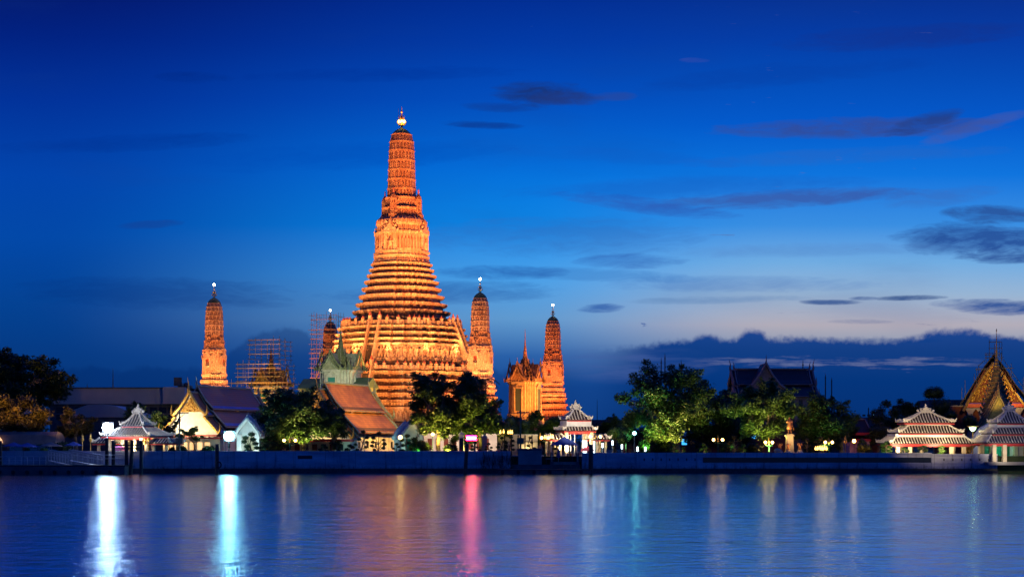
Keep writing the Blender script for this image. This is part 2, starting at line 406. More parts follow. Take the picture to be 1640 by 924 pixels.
# ------------------------------------------------------------------ river and ground
def make_water():
    m, nt, b = mat_base('river_water')
    tc = nt.nodes.new('ShaderNodeTexCoord'); sp = nt.nodes.new('ShaderNodeSeparateXYZ'); nt.links.new(tc.outputs['Object'], sp.inputs[0])
    X, Y = E(nt, sp.outputs[0]), E(nt, sp.outputs[1])
    f1 = n_noise(nt, n_comb(nt, X*0.055, Y*0.16, 0.0), 1.0, 3, .5)
    f2 = n_noise(nt, n_comb(nt, X*0.40, Y*0.85, 2.0), 1.0, 3, .55)
    f3 = n_noise(nt, n_comb(nt, X*1.5, Y*1.1, 5.0), 1.0, 4, .65)
    h = f1*1.2 + f2*0.7 + f3*0.55
    f4 = n_noise(nt, n_comb(nt, X*0.55, Y*0.55, 9.0), 1.0, 5, .7)
    rough = (0.178+(f1-0.5)*0.10+(f4-0.5)*0.34+(f3-0.5)*0.22).mx(0.05)
    nt.nodes.remove(b)
    bp = nt.nodes.new('ShaderNodeBump'); bp.inputs['Strength'].default_value = .30; bp.inputs['Distance'].default_value = .6; nt.links.new(h.s, bp.inputs['Height'])
    gl = nt.nodes.new('ShaderNodeBsdfGlossy'); gl.distribution = 'BECKMANN'; gl.inputs['Color'].default_value = (.68, .93, 1.0, 1); nt.links.new(rough.s, gl.inputs['Roughness']); nt.links.new(bp.outputs[0], gl.inputs['Normal'])
    df = nt.nodes.new('ShaderNodeBsdfDiffuse'); df.inputs['Color'].default_value = (.001, .055, .18, 1); nt.links.new(bp.outputs[0], df.inputs['Normal'])
    lw = nt.nodes.new('ShaderNodeLayerWeight'); lw.inputs[0].default_value = .62
    mx = nt.nodes.new('ShaderNodeMixShader'); nt.links.new(lw.outputs['Facing'], mx.inputs[0]); nt.links.new(df.outputs[0], mx.inputs[1]); nt.links.new(gl.outputs[0], mx.inputs[2])
    nt.links.new(mx.outputs[0], nt.nodes['Material Output'].inputs[0])
    mb = MB(); mb._add([(-1500,-40,0),(1500,-40,0),(1500,246,0),(-1500,246,0)], [(0,1,2,3)])
    structure(mb.build('river', m))
make_water()
mb = MB(); mb._add([(-5000,246,GZ),(5000,246,GZ),(5000,6000,GZ),(-5000,6000,GZ)], [(0,1,2,3)])
mb._add([(-5000,246,-1),(5000,246,-1),(5000,246,GZ),(-5000,246,GZ)], [(0,1,2,3)])
structure(mb.build('ground', SOIL))
mb = MB(); mb._add([(-120,246.6,GZ+.004),(110,246.6,GZ+.004),(110,262,GZ+.004),(-120,262,GZ+.004)], [(0,1,2,3)])
structure(mb.build('riverside_path', PAVE))

# ------------------------------------------------------------------ river wall (three runs, opening at the landing)
YW = 245.0
def river_wall(label, x0, x1, plaques=(), arcade=None, top=3.8):
    t = thing('river_wall', label, 'river wall', ((x0+x1)/2, YW, 0)); L = (x1-x0)/2
    r = lambda a, b, c, d, e, f: MB().bx(a, b, c, d, e, f)
    r(-L, L, 0, .9, .75, top-.28).build('wall_face', WALLP, t)
    r(-L, L, -.14, 1.0, top-.28, top).build('coping', WALLP, t)
    r(-L, L, -.08, 0.0, 1.62, 1.78).bx(-L, L, -.06, 0, top-.8, top-.7).build('ledge', WALLP, t)
    r(-L, L, -.5, .9, -1.2, .42).build('footing', DARKSTONE, t)
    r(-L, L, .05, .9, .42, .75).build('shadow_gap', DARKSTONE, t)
    for a, b, z0, z1 in plaques:
        MB().bx(a-(x0+x1)/2, b-(x0+x1)/2, -.07, -.002, z0, z1).build('dark_panel', GLASSDARK, t)
    if arcade:
        a, b = arcade; n = int((b-a)/1.45)
        q = MB()
        for i in range(n):
            xx = a-(x0+x1)/2+(i+.5)*(b-a)/n
            q.bx(xx-.42, xx+.42, -.05, -.001, 2.62, 2.70); q.bx(xx-.42, xx-.30, -.05, -.001, 1.98, 2.62); q.bx(xx+.30, xx+.42, -.05, -.001, 1.98, 2.62)
        q.build('baluster_relief', WALLP, t)
        for i in range(n):
            xx = a-(x0+x1)/2+(i+.5)*(b-a)/n
            MB().bx(xx-.12, xx+.12, -.02, -.001, 2.1, 2.55).build('slot', CONC_DARK, t)
    return t
w1 = river_wall('long low white river wall left of the landing, with one small dark plaque', PX(-260,YW), PX(818,YW), [(PX(477,YW), PX(500,YW), 2.45, 3.02)])
w2 = river_wall('long white river wall right of the landing, with a long dark recessed band', PX(932,YW), PX(1492,YW), [(PX(1126,YW), PX(1491,YW), 1.82, 2.66)], (PX(1025,YW), PX(1120,YW)), top=3.5)
w3 = river_wall('short white wall end with scalloped relief between the two right pavilions', PX(1492.4,YW), PX(1597,YW), [], (PX(1505,YW), PX(1590,YW)), top=3.3)
w3.rotation_euler[2] = math.radians(-1.5)

# ------------------------------------------------------------------ redented plans and prangs
def plan(w, z, nb=0.30):
    q = [(1.0, -nb), (1.0, nb), (.925, nb), (.925, .48), (.845, .48), (.845, .62), (.745, .62), (.745, .745)]
    pts = []
    oct1 = [(1.0, nb), (.925, nb), (.925, .48), (.845, .48), (.845, .62), (.745, .62), (.745, .745)]
    side = oct1 + [(y, x) for x, y in reversed(oct1[:-1])]
    for k in range(4):
        a = k*PI/2; c, s = round(math.cos(a)), round(math.sin(a))
        for x, y in side: pts.append(((x*c-y*s)*w, (x*s+y*c)*w, z))
    return pts
def loft(spec, nb=.30):
    """spec: list of (halfwidth, z, vpair) ; vpair = uv v range from this ring to the next"""
    rings = [plan(w, z, nb) for w, z, _ in spec]
    return MB().rings(rings, [s[2] for s in spec[:-1]])
PL = (-1.0, -1.0); NI = (0.0, 1.0); AR = (2.0, 3.0); DK = (-3.0, -3.0)  # DK darkens the gaps between tiers: painted shade along with stain
def tier(z0, z1, w0, w1, lip=.045, kind=AR):
    """one moulded tier: drum, swelling cornice, set-back"""
    h = z1-z0; w = w0+(w1-w0)*.4
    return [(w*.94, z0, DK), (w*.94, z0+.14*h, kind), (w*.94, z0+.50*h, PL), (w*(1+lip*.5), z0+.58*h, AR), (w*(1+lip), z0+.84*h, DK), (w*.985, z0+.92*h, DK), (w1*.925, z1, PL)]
def drum(z0, z1, w0, w1, kind=NI, lip=.04, lh=.14):
    h = z1-z0
    return [(w0, z0, kind), (w1, z1-lh*h, PL), (w1*(1+lip), z1-lh*h, PL), (w1*(1+lip), z1-.02*h, PL)]
def ring_points(w, z, spacing, inset=0.0):
    """points along the redented plan with outward angle"""
    P = plan(w-inset, z); out = []
    for i in range(len(P)):
        a, b = Vector(P[i]), Vector(P[(i+1)%len(P)]); d = b-a
        if d.length < spacing*.7: continue
        n = max(1, int(d.length/spacing)); ang = math.atan2(-d.x, d.y)+PI
        ang = math.atan2(-d.x, d.y)
        for k in range(n):
            p = a+d*((k+.5)/n); out.append((p, math.atan2(d.y, d.x)-PI/2))
    return out
def little_figure(mb, p, ang, h):
    """squat guardian with arms raised to carry the ledge"""
    old = mb.M
    mb.M = (old or Matrix()) @ Matrix.Translation(p) @ Matrix.Rotation(ang, 4, 'Z') @ Matrix.Diagonal((h, h, h, 1))
    # local x = outward
    mb.tube((.06,-.16,0), (.02,-.10,.40), .10, .12, 5); mb.tube((.06,.16,0), (.02,.10,.40), .10, .12, 5)
    mb.tube((0,0,.36), (0,0,.70), .17, .19, 6)
    mb.tube((0,-.16,.66), (.04,-.34,.80), .06, .05, 4); mb.tube((.04,-.34,.80), (.02,-.27,1.0), .05, .05, 4)
    mb.tube((0,.16,.66), (.04,.34,.80), .06, .05, 4); mb.tube((.04,.34,.80), (.02,.27,1.0), .05, .05, 4)
    mb.ball((0,0,.80), .11, 6, 5); mb.tube((0,0,.86), (0,0,1.02), .08, .02, 5)
    mb.M = old
def finial(parent, z, h, r, lit=True, big=False):
    """trident crown finial of a prang"""
    m = MB(); m.lathe([(r*.30,0),(r*.18,h*.10),(r*.34,h*.14),(r*.15,h*.20),(r*.12,h*.34)], (0,0,z), 10)
    for k in range(8):
        a = 2*PI*k/8; c, s = math.cos(a), math.sin(a)
        m.path([(c*r*.1,s*r*.1,z+h*.12),(c*r*.62,s*r*.62,z+h*.16),(c*r*.95,s*r*.95,z+h*.27),(c*r*.85,s*r*.85,z+h*.40)], [r*.10,r*.11,r*.09,r*.02], 5)
        m.path([(c*r*.1,s*r*.1,z+h*.36),(c*r*.45,s*r*.45,z+h*.40),(c*r*.62,s*r*.62,z+h*.50),(c*r*.5,s*r*.5,z+h*.60)], [r*.08,r*.09,r*.06,r*.015], 4)
    m.lathe([(r*.14,h*.30),(r*.42,h*.36),(r*.46,h*.46),(r*.2,h*.54),(r*.12,h*.60),(r*.10,h*.70),(r*.28,h*.74),(r*.10,h*.82),(.04,h)], (0,0,z), 10)
    f = m.build('crown_finial', GOLD, parent)
    return f
def niche_porch(parent, ang, r, z, h, w, statue=True):
    """niche bay on one face: jambs, stacked pediments, a figure inside"""
    rot = Matrix.Rotation(ang, 4, 'Z')
    m = MB(); m.M = rot
    m.bx(r-.5*w, r+.20*w, -w*.50, -w*.26, z, z+h*.58); m.bx(r-.5*w, r+.20*w, w*.26, w*.50, z, z+h*.58)
    m.bx(r-.5*w, r+.26*w, -w*.60, w*.60, z-h*.08, z); m.bx(r-.5*w, r+.24*w, -w*.56, w*.56, z+h*.58, z+h*.64)
    for k, (s, zz) in enumerate(((1.0, z+h*.64), (.72, z+h*.80), (.45, z+h*.95))):
        hw = w*.58*s; hh = h*.24*s
        pts = [(-hw, zz), (hw, zz), (hw*.78, zz+hh*.42), (hw*.42, zz+hh*.62), (hw*.16, zz+hh*1.15), (0, zz+hh*1.75), (-hw*.16, zz+hh*1.15), (-hw*.42, zz+hh*.62), (-hw*.78, zz+hh*.42)]
        m.prism(pts, 'x', r-.4*w, r+w*(.22-.08*k))
        for sg in (-1, 1): m.path([(r+w*.1, sg*hw, zz), (r+w*.16, sg*hw*1.16, zz+hh*.25), (r+w*.12, sg*hw*1.2, zz+hh*.6)], [.10*w, .06*w, .01*w], 4)
    p = m.build('niche_porch', PRANG, parent)
    m = MB(); m.M = rot; m.bx(r-.1*w, r+.02*w, -w*.26, w*.26, z, z+h*.58); m.build('recess', REDSTONE if not statue else mat('deep_red_niche', (.30,.04,.03), (.2,.03,.02), 1), p)
    m = MB(); little_figure(m, rot @ Vector((r+.1*w, 0, z)), ang, h*.44); m.build('guardian_statue', PRANG, p)
    return p
def lotus_post(mb, fb, p, ang, h, w):
    """parapet post (mb) with a red bud on top (fb)"""
    mb.box((p.x, p.y, p.z+h*.31), (w/2, w/2, h*.31), 1.0, math.degrees(ang))
    mb.box((p.x, p.y, p.z+h*.64), (w*.64, w*.64, h*.035), 1.0, math.degrees(ang))
    fb.lathe([(w*.42,0),(w*.56,h*.07),(w*.50,h*.13),(w*.2,h*.18),(w*.30,h*.22),(w*.12,h*.29),(.02,h*.36)], (p.x, p.y, p.z+h*.68), 7)

# ------------------------------------------------------------------ the great central prang
PR = -21.5
cz = lambda py: CAMZ+(708-py)*.1607
hw = lambda px: px*.1536
def make_central():
    t = thing('central_prang', 'tallest floodlit temple tower, stepped and tapering, at the centre of the five towers', 'temple tower', (CC[0], CC[1], 0), PR)
    # lower terrace
    s = []
    lv = [(GZ-.2,7.2,21.4,20.9),(7.2,10.4,20.9,20.5)]
    for a in lv: s += tier(*a)
    s += [(20.3,10.4,PL),(20.3,10.7,NI),(20.0,13.3,PL),(20.8,13.3,PL),(20.8,13.9,DK),(19.9,14.0,PL)]
    for a in [(14.0,15.9,20.4,20.1),(15.9,17.6,20.1,19.8),(17.6,19.3,19.8,19.5),(19.3,21.0,19.5,19.2),(21.0,23.1,19.2,18.9)]: s += tier(*a)
    s += [(19.2,23.1,PL),(19.2,23.3,PL)]
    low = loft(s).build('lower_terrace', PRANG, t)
    # upper terrace
    s = [(17.0,23.25,DK),(17.0,25.4,PL),(17.6,25.5,AR),(17.6,26.1,DK),(16.9,26.2,NI)]
    s += [(16.4,29.2,PL),(17.0,29.3,PL),(17.0,29.8,DK)]
    for a in [(29.8,31.3,16.5,16.0),(31.3,32.9,16.0,15.5),(32.9,34.5,15.5,14.9)]: s += tier(*a)
    s += [(15.1,34.5,PL),(15.1,34.7,PL)]
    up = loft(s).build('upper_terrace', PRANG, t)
    # third stage: stacked swelling tiers
    s = [(12.6,34.6,PL),(12.6,36.0,PL)]
    T = [(521,512,84,80),(512,499,77,74),(499,487,72,69),(487,474,67.5,64),(474,462,63,59.5),(462,451,59,56),(451,441,55,52.5),(441,432,51.5,49),(432,423,48.5,46.5)]
    for y0, y1, a, b in T: s += tier(cz(y0), cz(y1), hw(a), hw(b), .05)
    s += [(hw(45), cz(423), PL), (hw(45), cz(421.5), PL)]
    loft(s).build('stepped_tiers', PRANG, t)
    # body
    s = [(hw(46), cz(423), PL), (hw(46), cz(420), PL), (hw(44), cz(419), AR), (hw(44), cz(415), PL), (hw(45), cz(414.5), PL), (hw(45), cz(412), PL),
         (hw(42.3), cz(411), PL), (hw(42.3), cz(404), NI), (hw(40.5), cz(378), PL), (hw(41.5), cz(377), PL), (hw(41.5), cz(374), PL), (hw(39.5), cz(373), AR), (hw(39), cz(364), PL),
         (hw(40.5), cz(363), PL), (hw(41), cz(360), AR), (hw(41), cz(356), PL), (hw(39), cz(354), PL), (hw(37), cz(352), PL)]
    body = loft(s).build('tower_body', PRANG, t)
    for k in range(4): niche_porch(t, k*PI/2, hw(40), cz(405), 7.4, 3.4)
    for k in range(8):   # garuda brackets on the faces between the porches
        a = k*PI/4+PI/8
        m = MB(); little_figure(m, Vector((math.cos(a)*hw(40.5), math.sin(a)*hw(40.5), cz(420))), a, 2.6); m.build('garuda_figure', PRANG, body)
    # shoulder with two rows of carrying figures
    s = [(hw(36), cz(354), PL), (hw(35), cz(350), PL), (hw(31), cz(349), AR), (hw(30), cz(338), PL), (hw(32), cz(337), PL), (hw(32), cz(335), PL), (hw(27.5), cz(334), PL), (hw(26), cz(321), PL), (hw(27), cz(320), PL), (hw(27), cz(318), PL)]
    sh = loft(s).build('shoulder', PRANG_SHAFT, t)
    for (w, y, h) in ((31.5, 349, 1.75), (28, 334, 2.0)):
        m = MB()
        for p, a in ring_points(hw(w), cz(y), 1.25): little_figure(m, p, a, h)
        tag(m.build('carved_frieze', PRANG_SHAFT, sh), kind='stuff')
    # four small prangs on the shoulder
    for k in range(4):
        a = k*PI/2; m = MB(); m.M = Matrix.Rotation(a, 4, 'Z') @ Matrix.Translation((hw(31), 0, 0))
        prof = [(1.25,cz(352)),(1.25,cz(347)),(1.0,cz(346)),(1.02,cz(344)),(.86,cz(343)),(.84,cz(322)),(.70,cz(318)),(.40,cz(314.5)),(.08,cz(312))]
        m.rings([[(x*w, y*w, z) for x, y, _ in plan(1, 0)] for w, z in prof], [NI]*(len(prof)-1))
        q = m.build('small_prang', PRANG_SHAFT, t)
        m = MB(); m.M = Matrix.Rotation(a, 4, 'Z') @ Matrix.Translation((hw(31), 0, 0)); m.lathe([(.10,0),(.3,.25),(.08,.5),(.22,.7),(.02,1.3)], (0,0,cz(312.5)), 6); m.build('bud_finial', REDSTONE, q)
    # shaft of seven niche bands and ribbed cap
    s = []
    ys = [318, 303, 288, 273, 257.5, 242, 228]; ws = [23.2, 22.6, 22.0, 21.4, 20.9, 20.3, 19.2]
    ye = ys[1:]+[216.5]; we = ws[1:]+[15.5]
    for a, b, c, d in zip(ys, ye, ws, we): s += drum(cz(a), cz(b), hw(c), hw(d if b > 220 else 16.4), NI, .035, .12)
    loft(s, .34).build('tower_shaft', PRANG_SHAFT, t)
    s = [(hw(16.2), cz(217), PL), (hw(13.6), cz(213.5), PL), (hw(10), cz(210), PL), (hw(6), cz(207.3), PL), (hw(2), cz(205.8), PL), (hw(1), cz(205), PL)]
    loft(s, .34).build('ribbed_cap', GREENTILE, t)
    f = finial(t, cz(206), 5.6, 1.25, big=True)
    m = MB()
    for k in range(6): m.ball((math.cos(k*PI/3)*.72, math.sin(k*PI/3)*.72, cz(195)), .27, 8, 6)
    m.build('crown_lamp', lamp_mat('crown_lamp_glow', (1.0,.74,.14), 16), f)
    MB().lathe([(.05,0),(.10,.1),(.42,.75),(.30,1.0),(.5,1.05),(.12,1.5),(.05,2.2),(.02,3.3)], (0,0,cz(188)-1.2), 8).build('needle', BRONZE, f)
    MB().tube((-.9,0,cz(190)), (-.9,0,cz(173)), .04, .03, 4).build('lightning_rod', STEEL, f)
    # friezes of the terraces
    for nm, par, w, z, h, sp, mt in (('carved_frieze', up, 16.95, 26.2, 2.9, 1.55, PRANG), ('carved_frieze', low, 20.25, 10.75, 2.45, 1.6, PRANG), ('standing_figures', up, 17.9, 23.3, 1.9, 2.1, DARKSTONE), ('standing_figures', up, 13.9, 34.7, 1.7, 1.7, DARKSTONE), ('standing_figures', low, 20.7, 7.4, 2.0, 2.3, REDSTONE)):
        if nm == 'carved_frieze':
            m = MB()
            for p, a in ring_points(w, z, sp): little_figure(m, p, a, h)
            tag(m.build(nm, mt, par), kind='stuff')
        else:
            m = MB(); little_figure(m, Vector((0,0,0)), 0, h); first = None
            for p, a in ring_points(w, z, sp):
                if first is None: first = o = m.build('standing_figure', mt, par)
                else: o = first.copy(); col.objects.link(o)
                o.location = p; o.rotation_euler = (0, 0, a)
    # parapets
    for w, z, h, sp, par in ((19.05, 23.25, 2.0, 2.1, low), (14.95, 34.6, 2.2, 2.0, up)):
        m = MB(); first = None
        bud = MB(); lotus_post(MB(), bud, Vector((0,0,0)), 0, h, .62)
        for p, a in ring_points(w, z, sp):
            lotus_post(m, MB(), p, a, h, .62)
        P = plan(w, z)
        r0 = plan(w+.12, z); r1 = plan(w+.12, z+h*.42); r2 = plan(w-.12, z+h*.42); r3 = plan(w-.12, z)
        m.rings([r0, r1, r2, r3], [AR, PL, AR], cap=False)
        q = m.build('parapet', PRANG, par)
        for p, a in ring_points(w, z, sp):
            if first is None: first = o = bud.build('lotus_bud', REDSTONE, q)
            else: o = first.copy(); col.objects.link(o)
            o.location = p
    # stairs on the four sides, both terraces
    for k in range(4):
        for (r0, z0, r1, z1) in ((19.3, 23.3, 15.0, 34.7), (25.5, GZ, 19.1, 23.4)):
            rot = Matrix.Rotation(k*PI/2, 4, 'Z'); n = 26; m = MB(); m.M = rot
            for i in range(n):
                a = i/n; x = r0+(r1-r0)*a-.2; m.bx(x-(r0-r1)/n*1.0-.02, x, -1.15, 1.15, z0+(z1-z0)*a-.3, z0+(z1-z0)*(i+1)/n)
            m.bx(r1-.5, r0-.6, -1.0, 1.0, z0, z0+.4)
            st = m.build('stair', STAIR, t)
            for sg in (-1, 1):
                m = MB(); m.M = rot
                m.prism([(r0+.6, z0), (r0+.6, z0+1.8), (r1+.7, z1+1.0), (r1-.6, z1+1.0), (r1-.6, z0)], 'y', sg*1.15, sg*1.55)
                m.bx(r0-.1, r0+.6, sg*.98, sg*1.68, z0, z0+2.2)
                m.bx(r1-.3, r1+.45, sg*.98, sg*1.68, z1-.2, z1+2.0)
                q = m.build('stair_wall', PRANG, st)
                m = MB()
                for xx, zz in ((r0+.25, z0+2.2), (r1+.08, z1+2.0)):
                    m.M = rot; m.lathe([(.3,0),(.42,.2),(.15,.45),(.24,.6),(.02,1.1)], (xx, sg*1.33, zz), 7)
                m.build('lotus_bud', REDSTONE, q)
    return t
make_central()

# ------------------------------------------------------------------ four satellite prangs
def make_satellite(name='satellite_prang'):
    t = thing(name, '-', 'temple tower', (0,0,0), PR-2, 'slender corner towers around the tallest tower')
    s = []
    for a in [(GZ-.2,5.4,5.5,5.1),(5.4,7.7,5.1,4.8),(7.7,10.0,4.85,4.5),(10.0,12.2,4.5,4.2),(12.2,14.2,4.2,3.85),(14.2,16.0,3.85,3.55),(16.0,17.7,3.6,3.3)]: s += tier(*a, .07)
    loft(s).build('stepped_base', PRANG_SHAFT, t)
    s = [(3.35,17.7,PL),(3.45,18.2,AR),(3.4,18.8,PL),(3.1,18.9,PL),(3.0,19.5,PL),(3.15,19.6,PL),(3.1,20.1,PL),(2.75,20.3,AR),(2.7,21.0,PL),(2.85,21.1,PL),(2.85,21.4,PL),(2.55,21.5,PL),(2.5,26.6,PL),(2.65,26.7,AR),(2.7,27.3,PL),(2.5,27.5,PL),(2.3,27.8,PL)]
    loft(s).build('tower_body', PRANG, t)
    for k in range(4): niche_porch(t, k*PI/2, 2.5, 21.6, 6.0, 1.75)
    s = [(2.35,27.7,PL),(2.3,28.0,AR),(2.2,29.3,PL),(2.32,29.35,PL),(2.3,29.6,PL),(2.1,29.7,AR),(2.05,30.6,PL),(2.15,30.65,PL),(2.1,30.8,PL)]
    sh = loft(s).build('shoulder', PRANG_SHAFT, t)
    m = MB()
    for w, z, h in ((2.38, 27.9, 1.35), (2.2, 29.5, 1.1)):
        for p, a in ring_points(w, z, .62): little_figure(m, p, a, h)
    tag(m.build('carved_frieze', PRANG_SHAFT, sh), kind='stuff')
    s = []
    zs = [30.7,31.95,33.2,34.4,35.5,36.6,37.6]; ws = [2.08,2.07,2.05,2.02,1.97,1.90,1.76]
    for i in range(7):
        s += drum(zs[i], (zs+[38.45])[i+1], ws[i], (ws+[1.50])[i+1], NI, .035, .12)
    loft(s, .34).build('tower_shaft', PRANG, t)
    loft([(1.50,38.4,PL),(1.27,38.95,PL),(.88,39.4,PL),(.35,39.75,PL),(.12,39.95,PL)], .34).build('ribbed_cap', GREENTILE, t)
    f = finial(t, 39.8, 2.7, .62)
    MB().ball((0,0,42.9), .27, 10, 8).build('tip_lamp', L_TIP, f)
    return t
SAT = {'A': (PX(343,340), 340), 'B': (PX(769,328), 328), 'C': (PX(885.5,390), 390), 'D': (PX(529,406), 406)}
sat = make_satellite(); sat.location = (*SAT['A'], 0); sat['label'] = 'slim floodlit corner tower standing alone at the far left behind the blue tiled hall'
dup(sat, (*SAT['B'], 0), None, 'brightly lit slim corner tower immediately right of the tallest tower')
dup(sat, (*SAT['C'], 0), None, 'dim reddish slim corner tower, rightmost of the towers, beside the golden mondop')
satD = dup(sat, (*SAT['D'], 0), None, 'dark slim corner tower wrapped in scaffolding left of the tallest tower')

# ------------------------------------------------------------------ scaffolding
def scaffold(name, label, loc, rz, bays, skip=lambda x, y, z: False):
    """bays: list of (x0,x1,y0,y1,z0,z1,nx,ny,nz)"""
    t = thing(name, label, 'scaffolding', loc, rz); R = random.Random(hash(label) % 999 if False else len(label))
    for (x0,x1,y0,y1,z0,z1,nx,ny,nz) in bays:
        xs = [x0+(x1-x0)*i/nx for i in range(nx+1)]; ys = [y0+(y1-y0)*i/ny for i in range(ny+1)]
        for x in xs:
            for y in (ys if x in (xs[0], xs[-1]) else (ys[0], ys[-1])):
                MB().tube((x+R.uniform(-.06,.06), y, z0), (x+R.uniform(-.06,.06), y, z1+R.uniform(.2,1.2)), .055, .05, 5).build('upright_pole', BAMBOO, t)
        for k in range(1, nz+1):
            z = z0+(z1-z0)*k/nz+R.uniform(-.12,.12)
            m = MB()
            e = R.uniform(.2, 1.1)
            m.tube((x0-e,y0,z),(x1+e*.6,y0,z+R.uniform(-.1,.1)),.05,.05,5); m.tube((x0-.4,y1,z),(x1+.5,y1,z),.05,.05,5)
            m.tube((x0,y0-.4,z-.1),(x0,y1+.4,z-.1),.05,.05,5); m.tube((x1,y0-.4,z-.1),(x1,y1+.4,z-.1),.05,.05,5)
            m.build('ledger_ring', BAMBOO, t)
            if k % 2 == 0 or R.random() < .35:
                MB().bx(x0-.3, x1+.3*R.random(), y0-.35, y0+.45, z+.06, z+.14).build('plank_deck', PLANK, t)
    return t
scaffold('scaffolding', 'tall narrow scaffolding cage wrapped round the dark corner tower', (SAT['D'][0]-.2, SAT['D'][1], 0), -10,
         [(-4.2, 3.0, -3.6, 3.6, 18.0, 41.3, 5, 3, 17)])
sp_ = thing('hoist_pole', 'long pale slanting pole leaning against the scaffolding of the dark corner tower', 'pole', (PX(492,400), 396, 0))
MB().tube((0,0,14), (6.2,0,32), .16, .12, 6).build('pole', BAMBOO, sp_)
# ------------------------------------------------------------------ mondops (square shrine with cross gables and a spire)
def gable_poly(w, h, z):   # concave Thai gable outline (x,z)
    return [(-w, z), (w, z), (w*.80, z+h*.14), (w*.55, z+h*.34), (w*.30, z+h*.62), (w*.10, z+h*.90), (0, z+h*1.08), (-w*.10, z+h*.90), (-w*.30, z+h*.62), (-w*.55, z+h*.34), (-w*.80, z+h*.14)]
def mondop(label, loc, rz, wallm, roofm, gablem, winm, scale, wz0, wz1, spire_z, tipm=GOLD):
    t = thing('mondop', label, 'shrine', loc, rz)
    w = 4.3*scale
    s = [(w*1.14, wz0-2.2, PL), (w*1.14, wz0-1.2, PL), (w*1.08, wz0-1.1, PL), (w*1.08, wz0-.2, PL), (w, wz0, PL), (w*.98, wz1, PL), (w*1.06, wz1+.1, PL), (w*1.06, wz1+.6, PL)]
    loft(s, .5).build('wall', wallm, t)
    m = MB().bx(-w*1.2, w*1.2, -w*1.2, w*1.2, GZ-.2, wz0-2.2); m.build('podium', wallm, t)
    gh = (spire_z-wz1)*.30
    for k in range(4):
        rot = Matrix.Rotation(k*PI/2, 4, 'Z')
        g = MB(); g.M = rot
        g.prism(gable_poly(w*.66, gh, wz1+.5), 'y', -w*1.02, -w*.3)
        gg = g.build('gable', gablem, t)
        g = MB(); g.M = rot
        for sc_, yy in ((.78, -w*1.16), (.55, -w*1.26)):
            o = gable_poly(w*sc_, gh*sc_*1.45, wz1+.5+(0 if sc_ > .6 else .2)); i = gable_poly(w*sc_*.80, gh*sc_*1.1, wz1+.5+(0 if sc_ > .6 else .2))
            for a in range(1, len(o)-0):
                b = (a+1) % len(o)
                if b == 0: break
                g.tube((o[a][0], yy, o[a][1]), (o[b][0], yy, o[b][1]), .22*scale, .22*scale, 5)
            g.tube((0, yy, o[6][1]-.1), (0, yy-.1, o[6][1]+1.3*scale), .12*scale, .02, 5)
            for sg in (-1, 1): g.tube((sg*w*sc_, yy, wz1+.5), (sg*w*sc_*1.2, yy, wz1+1.7), .16*scale, .02, 5)
        g.build('bargeboard', roofm, gg)
        d = MB(); d.M = rot; d.bx(-w*.20, w*.20, -w*1.035, -w*.9, wz0+.5, wz1-1.2); wn = d.build('window', winm, t)
        d = MB(); d.M = rot
        for x in (-.27, .27): d.bx(w*x-.14, w*x+.14, -w*1.07, -w*.9, wz0, wz1-.8)
        d.bx(-w*.34, w*.34, -w*1.08, -w*.9, wz1-1.2, wz1-.8); d.prism(gable_poly(w*.33, 1.2*scale, wz1-.8), 'y', -w*1.05, -w*.9)
        d.build('window_frame', wallm, wn)
        for sg in (-1, 1):   # corner acroteria
            d = MB(); d.M = rot; d.tube((w*.98, sg*w*.80, wz1+.5), (w*.98, sg*w*.82, wz1+2.4*scale), .34*scale, .03, 5); d.build('corner_spike', roofm, t)
    z = wz1+.5; H = (spire_z-z); rings = []
    n = 8
    for i in range(n):
        a = i/n; ww = w*.98*(1-a)**1.25*.92+.35; z0 = z+H*.50*a; z1 = z+H*.50*(i+1)/n
        rings += [(ww, z0, PL), (ww*.97, z0+(z1-z0)*.4, PL), (ww*.84, z0+(z1-z0)*.45, PL), (ww*.80, z1, PL)]
    loft(rings, .45).build('tiered_roof', roofm, t)
    m = MB()
    for i in range(n-1):
        a = i/n; ww = w*.98*(1-a)**1.25*.92+.35; z0 = z+H*.50*a
        for k in range(4):
            c, s_ = math.cos(k*PI/2), math.sin(k*PI/2)
            for q in (-.55, 0, .55): m.tube((ww*c-ww*q*s_, ww*s_+ww*q*c, z0+.1), (ww*c*1.02-ww*q*s_, ww*s_*1.02+ww*q*c, z0+.1+H*.055), .20*(1-a)+.08, .02, 4)
    m.build('roof_antefixes', gablem, t)
    MB().lathe([(.62*scale,0),(.5*scale,H*.05),(.6*scale,H*.06),(.36*scale,H*.11),(.44*scale,H*.12),(.22*scale,H*.20),(.26*scale,H*.21),(.10,H*.32),(.12,H*.33),(.035,H*.50)], (0,0,z+H*.50), 8).build('spire', tipm, t)
    return t
mondop('grey green shrine with slender spire in front of the tallest tower', (PX(545.5,331), 331, 0), PR, mat('grey_green_stone', (.42,.45,.36), (.28,.32,.25), 1.2), GREENTILE, mat('green_grey_carving', (.30,.33,.22), (.14,.18,.10), 2.2), TEAL, 1.0, 15.2, 21.4, 33.6, GREENTILE)
front_m = bpy.data.objects['mondop']; W5 = front_m.children[0].data.materials[0]
